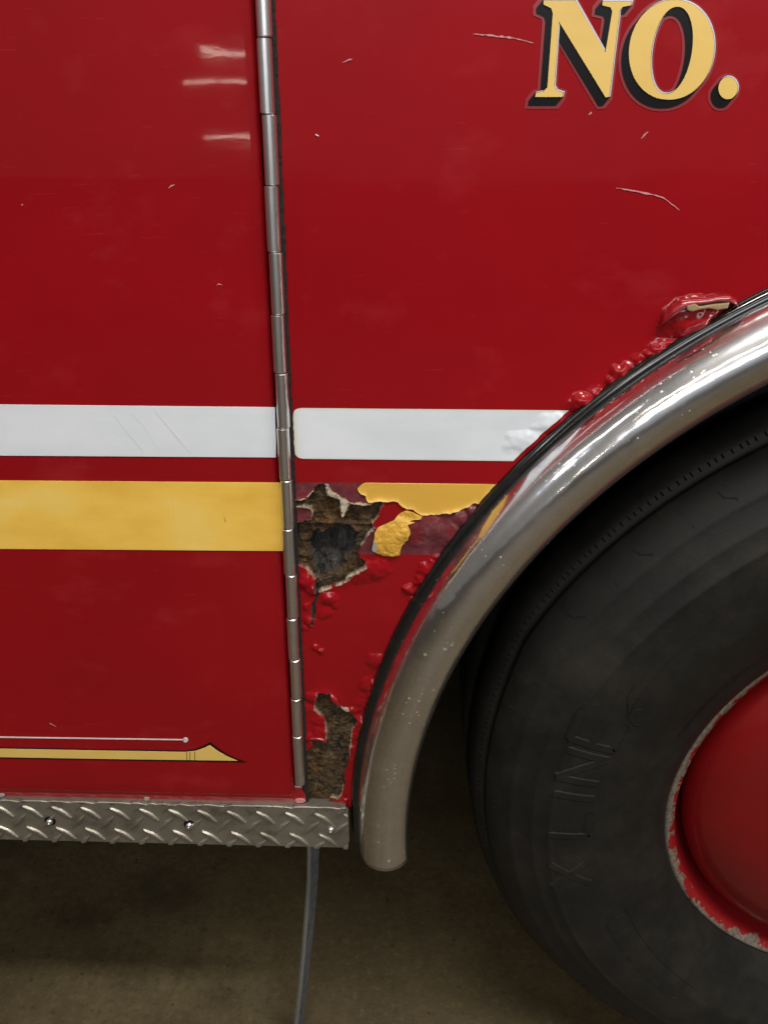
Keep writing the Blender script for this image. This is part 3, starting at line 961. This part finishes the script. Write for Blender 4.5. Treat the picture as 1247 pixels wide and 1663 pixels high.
# scuffs and scratches: thin shreds lying on the paint
def scuff(pts, wpx, mat, parent, y, seed, rough=0.6):
    rnd = random.Random(seed)
    n = max(6, len(pts) * 5)
    p = np.array(pts, float)
    tt = np.linspace(0, len(p) - 1, n)
    xs, ys = np.interp(tt, np.arange(len(p)), p[:, 0]), np.interp(tt, np.arange(len(p)), p[:, 1])
    up, dn = [], []
    for i in range(n):
        w = wpx * math.sin(math.pi * (i + 0.3) / (n - 0.4)) ** 0.7 * (1 + rough * (rnd.random() - 0.5) * 2) * 0.5 + 0.15
        j = (rnd.random() - 0.5) * rough * wpx * 0.5
        up.append((xs[i], ys[i] - w + j))
        dn.append((xs[i], ys[i] + w + j))
    vs = [tuple(P(x, yy, y)) for x, yy in up + dn]
    fs = [(n + i, n + i + 1, i + 1, i) for i in range(n - 1)]
    return link('scuff', mesh_from(vs, fs), mat, parent)


YP = -0.0005
scuff([(768, 55), (800, 58), (835, 62), (866, 70)], 2.3, M_SCUFF, panel, YP, 1, 0.9)
scuff([(1000, 305), (1040, 312), (1075, 320), (1103, 341)], 2.2, M_SCUFF, panel, YP, 2, 0.9)
scuff([(1040, 226), (1046, 219), (1052, 214)], 2.4, M_SCUFF, panel, YP, 3)
scuff([(512, 218), (518, 221)], 1.6, M_SCUFF_W, panel, YP, 4)
scuff([(556, 102), (566, 97), (572, 96)], 2, M_SCUFF, panel, YP, 6)
scuff([(955, 187), (958, 184), (961, 183)], 3, M_SCUFF, panel, YP, 7)
YDD = Y_DOOR - 0.0005
scuff([(80, 1174), (86, 1177), (92, 1180)], 1.8, M_SCUFF, door, YDD, 8)
scuff([(352, 463), (356, 461), (361, 463)], 1.6, M_SCUFF, door, YDD, 9)
scuff([(274, 306), (278, 302), (284, 300)], 2, M_SCUFF, door, YDD, 10)
scuff([(35, 333), (38, 332)], 2, M_SCUFF, door, YDD, 11)
YST = YS - 0.0002
scuff([(250, 664), (268, 686), (290, 712), (311, 738)], 4.0, M_SCUFF_W, door, YST, 12, 0.3)
scuff([(176, 664), (196, 688), (216, 713), (236, 737)], 1.8, M_SCUFF_W, door, YST, 13, 0.3)
scuff([(211, 668), (232, 690), (262, 735)], 1.3, M_SCUFF_W, door, YST, 14, 0.4)
scuff([(364, 837), (365, 843), (367, 849)], 1.6, M_BLACK_V, door, YST, 15)

# ------------------------------------------------------------------ hinge
hinge = bpy.data.objects.new('hinge', None)
COL.objects.link(hinge)
hinge.parent = truck
hinge['label'] = 'long stainless piano hinge running down between door and panel'
ys = [62, 185, 299, 408, 510, 605.7, 693.8, 777.8, 854.5, 930, 1000.5, 1067, 1131.4, 1192]
zz = np.array([P(450, y, -0.008)[2] for y in ys])
A = np.polyfit(np.arange(len(zz)), zz, 1)
HR = 0.0056
HY = -0.0085
xa, xb = P(425.5, 0, HY - HR * 0.6)[0], P(486.5, 1265, HY - HR * 0.6)[0]
za, zb_ = P(425, 0, HY)[2], P(487, 1270, HY)[2]


def hinge_x(z):
    return xa + (xb - xa) * (za - z) / (za - zb_)


pitch = -A[0]
prof = [(0.0, 0.0), (HR - 0.0007, 0.0), (HR, 0.0006), (HR, pitch - 0.0012), (HR - 0.0007, pitch - 0.0006), (0.0, pitch - 0.0006)]


def cyl_z(prof, seg=28):
    V, Fc = [], []
    m = len(prof)
    for i in range(seg):
        a = 2 * math.pi * i / seg
        for r, z in prof:
            V.append((r * math.cos(a), r * math.sin(a), z))
    for i in range(seg):
        j = (i + 1) % seg
        for k in range(m - 1):
            Fc.append((i * m + k, j * m + k, j * m + k + 1, i * m + k + 1))
    me = mesh_from(V, Fc)
    bm = bmesh.new()
    bm.from_mesh(me)
    bmesh.ops.remove_doubles(bm, verts=bm.verts[:], dist=1e-6)
    bmesh.ops.recalc_face_normals(bm, faces=bm.faces[:])
    bm.to_mesh(me)
    bm.free()
    me.polygons.foreach_set('use_smooth', np.ones(len(me.polygons), bool))
    me.set_sharp_from_angle(angle=math.radians(25))
    me.materials.append(M_STEEL)
    return me


kn = cyl_z(prof)
slant = math.atan2(hinge_x(zb_) - hinge_x(za), za - zb_)
rk = random.Random(4)
for i in range(-7, 13):
    o = bpy.data.objects.new('knuckle', kn)
    COL.objects.link(o)
    o.parent = hinge
    z = A[1] + A[0] * (i + 1)
    o.location = (hinge_x(z) + (0.0005 if i % 2 else -0.0003) + rk.uniform(-1, 1) * 0.0001, HY + rk.uniform(-1, 1) * 0.0003, z)
    o.rotation_euler = (0, -slant, 0)
z_end = P(487, 1272, HY)[2]
last = cyl_z([(0, 0), (HR - 0.001, 0), (HR, 0.001), (HR, A[1] + A[0] * 13 - z_end - 0.0012), (HR - 0.0007, A[1] + A[0] * 13 - z_end - 0.0005), (0, A[1] + A[0] * 13 - z_end - 0.0005)])
o = bpy.data.objects.new('knuckle', last)
COL.objects.link(o)
o.parent = hinge
o.location = (hinge_x(z_end), HY, z_end)
# pin through all knuckles and the leaf behind them
pin = link('hinge_pin', cyl_z([(0, 0), (HR * 0.8, 0), (HR * 0.8, 1.6), (0, 1.6)]), None, hinge)
pin.location = (hinge_x(z_end), HY, z_end + 0.004)
pin.rotation_euler = (0, -slant, 0)
pin.data.materials.clear()
pin.data.materials.append(M_DARK)
bm = bmesh.new()
bm_box(bm, X_PAN_L - 0.06, X_PAN_L + 0.002, 0.0035, 0.03, Z_STEP_T - 0.01, 2.8)
link('hinge_jamb', bm_mesh(bm), M_DARK, truck)
# ragged black sealant between hinge and panel
zz = np.linspace(Z_STEP_T + 0.004, 2.0, 900)
nl = 8
U = np.linspace(0, 1, nl)[:, None]
xL = hinge_x(zz) + 0.001
xR = hinge_x(zz) + HR + 0.0022 + 0.0008 * fbm(zz, zz * 0, 160, 4, 19)
XX = (xL[None, :] * (1 - U) + xR[None, :] * U).T
ZZ = np.repeat(zz[:, None], nl, 1)
YY = -(0.0010 + 0.0014 * np.sin(np.linspace(0.1, 0.97, nl) * math.pi)[None, :] + 0.0007 * fbm(XX, ZZ, 300, 3, 20))
me, _ = grid_mesh(XX, YY, ZZ)
link('sealant_bead', me, M_SEAL, truck, True)

# ------------------------------------------------------------------ sill and step
zt_s, zb_s = zb_d + 0.012, Z_STEP_T - 0.004
xs = np.linspace(-1.6, P(497, 1300)[0], 260)
topz = np.full(xs.shape, zt_s)
V = np.linspace(0, 1, 12)[:, None]
end = sstep(P(300, 1300)[0], P(497, 1300)[0], xs)
botz = zb_s + 0.002 + end * 0.0035 + 0.0015 * fbm(xs, xs * 0, 90, 4, 29) * end
XX = np.repeat(xs[None, :], 12, 0)
ZZ = botz[None, :] * (1 - V) + topz[None, :] * V
me, used = grid_mesh(XX, 0.001 - 0.0045 * np.sin(V * math.pi) + 0.0004 * fbm(XX, ZZ, 150, 3, 2), ZZ)
o = link('door_sill', me, M_RED_PLAIN, truck, True)
sol = o.modifiers.new('thickness', 'SOLIDIFY')
sol.thickness, sol.offset = 0.004, -1
for (a, b, s) in ((238, 1298, 6), (2, 1292, 6), (487, 1301, 9)):
    pts = [(a + s * math.cos(k * 0.7) * random.uniform(0.7, 1.1), b + 0.45 * s * math.sin(k * 0.7) * random.uniform(0.7, 1.1)) for k in range(9)]
    link('paint_chip', plate([tuple(q) for q in PXZ(pts, -0.005)], -0.002, -0.0052), M_CHIP_G if a < 400 else M_SCUFF, truck)

step = bpy.data.objects.new('step_plate', None)
COL.objects.link(step)
step.parent = truck
step['label'] = 'narrow diamond plate step edge below the door'
YB = -0.010
x_end = P(567, 1345, YB)[0]
zt_p, zb_p = P(300, 1306, YB)[2], P(300, 1371, YB)[2]
outl = [(-1.6, zb_p), (x_end - 0.010, zb_p), (x_end - 0.006, zb_p + 0.0015), (x_end - 0.001, zb_p + 0.007), (x_end, zb_p + 0.012), (x_end - 0.0005, zt_p - 0.004), (x_end - 0.003, zt_p), (-1.6, zt_p)]
# worn top edge: many small nicks
rk = random.Random(11)
top = []
xx = x_end - 0.004
while xx > -0.62:
    top.append((xx, zt_p - rk.random() ** 3 * 0.0022))
    xx -= rk.uniform(0.003, 0.012)
outl = outl[:6] + top + [(-1.6, zt_p)]
o = link('plate_face', plate(outl, YB + 0.004, YB, 0.0008, 1), M_PLATE, step)
bm = bmesh.new()
bm_box(bm, -1.6, x_end - 0.004, YB + 0.0045, 0.05, zt_p - 0.005, zt_p - 0.0012)
link('plate_ledge', bm_mesh(bm), M_PLATE, step)
bm = bmesh.new()
bm_box(bm, -1.6, x_end - 0.012, YB + 0.0045, 0.05, zb_p + 0.001, zb_p + 0.004)
link('plate_return', bm_mesh(bm), M_DARK, step)


def tread_bar(cx, cz, ang, ln, wd, h=0.0022):
    """pointed, ridged lozenge raised on the plate, trimmed where the plate ends"""
    bm = bmesh.new()
    ca, sa = math.cos(ang), math.sin(ang)
    prof = [(-1, 0), (-0.62, 0.55), (-0.2, 0.95), (0.2, 0.95), (0.62, 0.55), (1, 0)]
    loop = [(u, w) for u, w in prof] + [(u, -w) for u, w in prof[-2:0:-1]]

    def pt(u, w, k, yy):
        a, b = u * ln / 2 * k, w * wd / 2 * k
        return (cx + a * ca - b * sa, YB - 0.0002 - yy, cz + a * sa + b * ca)
    base = [bm.verts.new(pt(u, w, 1, -0.0008)) for u, w in loop]
    mid = [bm.verts.new(pt(u * 0.93, w * 0.62, 1, h * 0.75)) for u, w in loop]
    topv = [bm.verts.new(pt(u * 0.75, w * 0.16, 1, h)) for u, w in loop]
    n = len(loop)
    for A_, B_ in ((base, mid), (mid, topv)):
        for i in range(n):
            bm.faces.new((A_[i], A_[(i + 1) % n], B_[(i + 1) % n], B_[i]))
    bm.faces.new(topv)
    for co, no in (((0, 0, zb_p + 0.0006), (0, 0, -1)), ((0, 0, zt_p - 0.0008), (0, 0, 1)), ((x_end - 0.0015, 0, 0), (1, 0, 0))):
        bmesh.ops.bisect_plane(bm, geom=bm.verts[:] + bm.edges[:] + bm.faces[:], plane_co=co, plane_no=no, clear_outer=True)
        bm.verts.ensure_lookup_table()
    if len(bm.faces) < 4:
        bm.free()
        return
    bmesh.ops.recalc_face_normals(bm, faces=bm.faces[:])
    me = bm_mesh(bm)
    o = link('tread_bar', me, M_PLATE, step, True)
    me.set_sharp_from_angle(angle=math.radians(42))


px_bar = 47.2
for k in range(-3, 13):
    for (ox, oy, kind) in ((54, 1316.5, 0), (33.5, 1331, 1), (61.5, 1350.5, 0), (43.5, 1362.5, 1), (40, 1301, 1)):
        x_, y_ = ox + k * px_bar, oy + (k * px_bar) * 0.0265
        c = P(x_, y_, YB)
        j = rk.uniform(-0.02, 0.02)
        if kind == 0:
            tread_bar(c[0], c[2], math.radians(-40) + j, 0.0285, 0.0068)
        else:
            tread_bar(c[0], c[2], math.radians(46) + j, 0.0280, 0.0068)
sp = [(0.0, -0.0019), (0.0008, -0.0019), (0.0011, -0.0034), (0.0019, -0.0036), (0.0030, -0.0028), (0.0038, -0.0014), (0.0041, 0.0), (0.0041, 0.002)]
v, f = lathe(sp, (0, 0), 20)
scr = mesh_from(v, [q[::-1] for q in f])
bm = bmesh.new()
bm.from_mesh(scr)
bmesh.ops.remove_doubles(bm, verts=bm.verts[:], dist=1e-6)
bmesh.ops.recalc_face_normals(bm, faces=bm.faces[:])
bm.to_mesh(scr)
bm.free()
scr.materials.append(M_STEEL)
scr.polygons.foreach_set('use_smooth', np.ones(len(scr.polygons), bool))
for a, b in ((82, 1333), (308, 1339), (537.5, 1346)):
    c = P(a, b, YB)
    o = bpy.data.objects.new('screw', scr)
    COL.objects.link(o)
    o.parent = step
    o.location = (c[0], YB - 0.0008, c[2])
    ring = link('screw_washer', mesh_from(*lathe([(0.0068, 0.001), (0.0064, -0.0006), (0.0040, -0.0010)], (0, 0), 20)), M_DARK if a < 500 else M_PLATE, step)
    ring.location = (c[0], YB, c[2])

# ------------------------------------------------------------------ wheel arch: black bead, polished half-round fender
A0, A1 = -0.06, math.pi + math.asin(min(1, (FCZ - P(615, 1374, -0.01)[2]) / 0.62))
bead = [(FR - 0.0083 - 0.0093 * math.cos(math.pi * k / 17), 0.002 - 0.0100 * math.sin(math.pi * k / 17) ** 0.7) for k in range(18)]
v, f = lathe(bead, (FCX, FCZ), 260, A0, A1 - 0.005)
link('arch_bead', mesh_from(v, f), M_BEAD, truck, True)
RO, RI, BUL = FR - 0.0102, 0.603, 0.036
pf = []
AE = math.radians(142)
for k in range(25):
    a = AE * k / 24
    rr = RI + (RO - RI) * (math.cos(a) - math.cos(AE)) / (1 - math.cos(AE))
    pf.append((rr, -0.006 - BUL * math.sin(a) ** 0.85))
y_e = pf[-1][1]
pf = [(RO + 0.001, 0.004)] + pf + [(RI + 0.0002, y_e + 0.003), (RI + 0.002, y_e + 0.006), (RI + 0.006, 0.006)]
v, f = lathe(pf[::-1], (FCX, FCZ), 300, A0, A1)
fen = link('polished_fender', mesh_from(v, f), M_CHROME, truck, True)
fen['label'] = 'pitted polished metal half round trim curving round the wheel arch'
sol = fen.modifiers.new('thickness', 'SOLIDIFY')
sol.thickness, sol.offset = 0.0022, 1

# ------------------------------------------------------------------ wheel
wheel = bpy.data.objects.new('wheel', None)
COL.objects.link(wheel)
wheel.parent = truck
wheel['label'] = 'large black tyre on a red wheel with chipped rim edge'
C = (WCX, WCZ)
ty = [(0.282, 0.075), (0.287, 0.058), (0.294, 0.046), (0.306, 0.036), (0.318, 0.030), (0.323, 0.0285), (0.327, 0.0285), (0.345, 0.0185), (0.365, 0.0105), (0.386, 0.0050), (0.3885, 0.0042), (0.392, 0.0036), (0.395, 0.0034), (0.410, 0.0010),
      (0.430, -0.0005), (0.450, 0.0000), (0.4565, 0.0008), (0.4585, 0.0003), (0.4610, 0.0006), (0.4630, 0.0018), (0.478, 0.0060), (0.4805, 0.0062), (0.4830, 0.0072), (0.4850, 0.0085), (0.500, 0.0135), (0.5055, 0.0152), (0.5075, 0.0154), (0.5100, 0.0172), (0.520, 0.0225),
      (0.530, 0.0310), (0.5365, 0.0385), (0.5385, 0.0420), (0.5340, 0.0450), (0.5350, 0.0490), (0.5420, 0.0500), (0.5470, 0.0530), (0.5520, 0.0600), (0.556, 0.0720), (0.556 + 0.001, 0.105), (0.556 - 0.012, 0.107), (0.556 - 0.012, 0.117), (0.556 + 0.001, 0.119),
      (0.556 + 0.002, 0.20), (0.556, 0.27), (0.54, 0.30), (0.45, 0.325), (0.29, 0.28)]
ty = [(0.30 + (r - 0.289) * 1.05, y + 0.018 + 0.010 * max(0.0, (0.33 - r) / 0.045)) for r, y in ty]
R_BEAD = 0.300


def sag(a):
    """how far the loaded lower half of the tyre is squashed"""
    return 1 - 0.30 * np.clip((0.45 - np.sin(a)) / 1.45, 0, 1) ** 0.8


v, f = lathe(ty, C, 260)
rel = v[:, [0, 2]] - np.array(C)
rr_, aa_ = np.hypot(rel[:, 0], rel[:, 1]), np.arctan2(rel[:, 1], rel[:, 0])
rr_ = np.where(rr_ > R_BEAD, R_BEAD + (rr_ - R_BEAD) * sag(aa_), rr_)
v[:, 0], v[:, 2] = C[0] + rr_ * np.cos(aa_), C[1] + rr_ * np.sin(aa_)
v[:, 2] = np.maximum(v[:, 2], 0.0015)
link('tyre', mesh_from(v, f), M_TYRE, wheel, True)


def side_y(r):
    p = np.array(ty[:40])
    o_ = np.argsort(p[:, 0])
    return float(np.interp(r, p[o_, 0], p[o_, 1]))


def wheel_bar(pts, w, h, name):
    """raised moulding on the sidewall along (radius, angle) points"""
    n = len(pts)
    V, Fc = [], []
    ys_ = [side_y(r) for r, a in pts]
    pts = [(R_BEAD + (r - R_BEAD) * float(sag(a)), a) for r, a in pts]
    for i, (r, a) in enumerate(pts):
        i0, i1 = max(i - 1, 0), min(i + 1, n - 1)
        pa = np.array([pts[i0][0] * math.cos(pts[i0][1]), pts[i0][0] * math.sin(pts[i0][1])])
        pb = np.array([pts[i1][0] * math.cos(pts[i1][1]), pts[i1][0] * math.sin(pts[i1][1])])
        d = (pb - pa) / (np.linalg.norm(pb - pa) + 1e-9)
        nn = np.array([-d[1], d[0]])
        c_ = np.array([r * math.cos(a), r * math.sin(a)])
        y = ys_[i]
        for s_, hh in ((-0.5, -0.001), (-0.3, h), (0.3, h), (0.5, -0.001)):
            q = c_ + nn * s_ * w
            V.append((C[0] + q[0], y - hh, C[1] + q[1]))
    for i in range(n - 1):
        for k in range(3):
            Fc.append((i * 4 + k, i * 4 + k + 1, i * 4 + 5 + k, i * 4 + 4 + k))
    me = mesh_from(V, Fc)
    bm = bmesh.new()
    bm.from_mesh(me)
    bmesh.ops.recalc_face_normals(bm, faces=bm.faces[:])
    bm.to_mesh(me)
    bm.free()
    return link(name, me, M_TYRE, wheel)


def ra(px, py, r_guess=0.43):
    p = P(px, py, side_y(r_guess))
    r, a = math.hypot(p[0] - C[0], p[2] - C[1]), math.atan2(p[2] - C[1], p[0] - C[0])
    return R_BEAD + (r - R_BEAD) / float(sag(a)), a


# raised letters X LINE, each stroke set on the sidewall (u along the reading direction, v outward)
STROKES = {'X': [[(0, 0), (1, 1)], [(0, 1), (1, 0)]], 'L': [[(0, 1), (0, 0), (1, 0)]], 'I': [[(0.5, 0), (0.5, 1)]],
           'N': [[(0, 0), (0, 1), (1, 0), (1, 1)]], 'E': [[(1, 0), (0, 0), (0, 1), (1, 1)], [(0, 0.5), (0.85, 0.5)]]}


def lettering(word, a_start, r_in, r_out, adv, lw, h, stroke, name):
    a = a_start
    for ch in word:
        if ch == ' ':
            a -= adv * 0.6
            continue
        wch = adv * (0.35 if ch == 'I' else 0.72)
        V, Fc = [], []
        o_ = None
        for st in STROKES[ch]:
            pts = []
            for (u0, v0), (u1, v1) in zip(st[:-1], st[1:]):
                for k in range(6):
                    s_ = k / 5
                    pts.append((r_in + (r_out - r_in) * (v0 + (v1 - v0) * s_), a - wch * (u0 + (u1 - u0) * s_)))
            ob = wheel_bar(pts, stroke, h, name)
            if o_ is None:
                o_ = ob
            else:
                bm = bmesh.new()
                bm.from_mesh(o_.data)
                bm.from_mesh(ob.data)
                bm.to_mesh(o_.data)
                bm.free()
                bpy.data.objects.remove(ob)
        a -= adv * (0.62 if ch == 'I' else 1.0)


r0, a0 = ra(925, 1425)
lettering('X LINE', a0 + 0.03, r0 - 0.026, r0 + 0.026, 0.120, 0.01, 0.0009, 0.0135, 'raised_letter')
# tick marks round the shoulder
for k in range(46):
    a = math.radians(95) + k * math.radians(5.1)
    wheel_bar([(0.535, a), (0.552, a + 0.004)], 0.0016, 0.0008, 'shoulder_tick')
    if k % 2 == 0:
        wheel_bar([(0.537, a), (0.543, a + 0.018), (0.550, a + 0.021)], 0.0012, 0.0007, 'shoulder_tick')
# tread sipes on the outer rib
v, f = [], []
bmS = bmesh.new()
for k in range(420):
    a = 2 * math.pi * k / 420 + 0.002 * math.sin(k * 1.7)
    ln = 0.008 + 0.004 * ((k * 37) % 5) / 5
    ca, sa = math.cos(a), math.sin(a)
    ta = np.array([-sa, ca]) * 0.0007
    vs = []
    for (r, y, s_) in ((0.5665, 0.0655, -1), (0.5665, 0.0655, 1), (0.5705, 0.0690, 1), (0.5705, 0.0690, -1)):
        r = R_BEAD + (r - R_BEAD) * float(sag(a))
        x_, z_ = C[0] + r * ca + s_ * ta[0], C[1] + r * sa + s_ * ta[1]
        vs.append(bmS.verts.new((x_, y, max(z_, 0.002))))
    bmS.faces.new(vs)
o = link('tread_sipes', bm_mesh(bmS), M_DARK, wheel)
o['kind'] = 'stuff'
# moulded panel outlines and long ridges
r1, a1 = ra(1042, 1490)
r2, a2 = ra(1145, 1590)
loop = []
for k in range(16):
    loop.append((0.425, a1 + (a2 - a1) * k / 15))
loop += [(0.421, a2 + 0.014), (0.411, a2 + 0.02), (0.395, a2 + 0.06)]
for k in range(16):
    loop.append((0.387, a2 + 0.06 + (a1 - a2 - 0.09) * k / 15))
loop += [(0.393, a1 - 0.012), (0.407, a1 - 0.016), (0.419, a1 - 0.01), (0.425, a1)]
wheel_bar(loop, 0.0014, 0.0007, 'moulded_outline')
for (pa, pb, rr, sgn) in (((1020, 1165), (1247, 935), 0.43, 1),):
    ra_, aa_ = ra(*pa)
    rb_, ab_ = ra(*pb)
    wheel_bar([(ra_ + (rb_ - ra_) * k / 14, aa_ + (ab_ - aa_) * k / 14) for k in range(15)], 0.0018, 0.0007, 'moulded_ridge')
wheel_bar([ra(*q) for q in ((1020, 1165), (1018, 1130), (1030, 1112), (1052, 1090))], 0.0018, 0.0007, 'moulded_ridge')
wheel_bar([ra(*q) for q in ((1020, 1165), (1030, 1178), (1040, 1180))], 0.0018, 0.0007, 'moulded_ridge')
# small print ring near the bead (too small to read): fine raised marks
rk = random.Random(21)
bmT = bmesh.new()
a = math.radians(128)
while a < math.radians(205):
    if rk.random() < 0.86:
        w, hh = rk.uniform(0.001, 0.0016), rk.uniform(0.006, 0.008)
        r = 0.350
        y = side_y(r) - 0.0007
        ca, sa = math.cos(a), math.sin(a)
        vs = []
        for (dr, dt) in ((-hh / 2, -w / 2), (-hh / 2, w / 2), (hh / 2, w / 2), (hh / 2, -w / 2)):
            vs.append(bmT.verts.new((C[0] + (r + dr) * ca - dt * sa, side_y(r + dr) - 0.0009, C[1] + (r + dr) * sa + dt * ca)))
        bmT.faces.new(vs)
    a += rk.uniform(0.007, 0.012)
o = link('small_print', bm_mesh(bmT), M_TYRE, wheel)
o['kind'] = 'stuff'

# rim: rolled flange, barrel, disc
rim = [(0.302, 0.100), (0.3025, 0.090), (0.3012, 0.0815), (0.2985, 0.0785), (0.2955, 0.0785), (0.2930, 0.0805), (0.2875, 0.0840), (0.2850, 0.0900), (0.2820, 0.0980), (0.2790, 0.1080), (0.2750, 0.120), (0.2700, 0.132), (0.255, 0.140), (0.0, 0.140)]
v, f = lathe(rim, C, 200)
me = mesh_from(v, f)
wear = np.tile(np.array([1.0, 1.0, 0.95, 0.80, 0.62, 0.50, 0.45, 0.15, 0, 0, 0, 0, 0, 0]), 200)
fattr(me, 'wear', wear)
link('rim', me, M_RIM, wheel, True)
hp = []
for k in range(22):
    a = k / 21 * math.pi / 2
    hp.append((0.270 * math.cos(a) ** 0.85 if k < 21 else 0.0, 0.108 - 0.075 * math.sin(a) ** 0.95))
hp = [(0.262, 0.128), (0.269, 0.118)] + hp
v, f = lathe(hp, C, 160)
link('hub_cap', mesh_from(v, f), M_HUB, wheel, True)

# ------------------------------------------------------------------ strap hanging under the step
n = 60
pts_c = [(509, 1376, 0.05), (508, 1430, 0.055), (504, 1480, 0.06), (499, 1540, 0.064), (493, 1600, 0.068), (486, 1660, 0.072), (478, 1740, 0.078)]
wc = np.array([P(a, b, c) for a, b, c in pts_c])
tt = np.linspace(0, len(wc) - 1, n)
cx, cy, cz = (np.interp(tt, np.arange(len(wc)), wc[:, k]) for k in range(3))
cz[0] = CAM_H - 0.70
cz = np.maximum(cz, 0.0)
strap = bpy.data.objects.new('hanging_strap', None)
COL.objects.link(strap)
strap['label'] = 'thin grey strap hanging below the diamond plate step'
strap['category'] = 'strap'


def band(name, x0, x1, y0, y1, mat):
    V, Fc = [], []
    for i in range(n):
        tw = math.radians(20 + 30 * i / n)
        ca, sa = math.cos(tw), math.sin(tw)
        for (a, b) in ((x0, y0), (x1, y0), (x1, y1), (x0, y1)):
            V.append((cx[i] + a * ca - b * sa, cy[i] + a * sa + b * ca, cz[i]))
    for i in range(n - 1):
        for k in range(4):
            Fc.append((i * 4 + k, i * 4 + (k + 1) % 4, i * 4 + 4 + (k + 1) % 4, i * 4 + 4 + k))
    me = mesh_from(V, Fc)
    bm = bmesh.new()
    bm.from_mesh(me)
    bmesh.ops.recalc_face_normals(bm, faces=bm.faces[:])
    bm.to_mesh(me)
    bm.free()
    return link(name, me, mat, strap)


band('webbing', -0.0035, 0.0075, 0.0, 0.0025, M_STRAP)
band('stitched_edge', -0.0075, -0.0034, -0.0015, 0.003, M_STRAP_E)
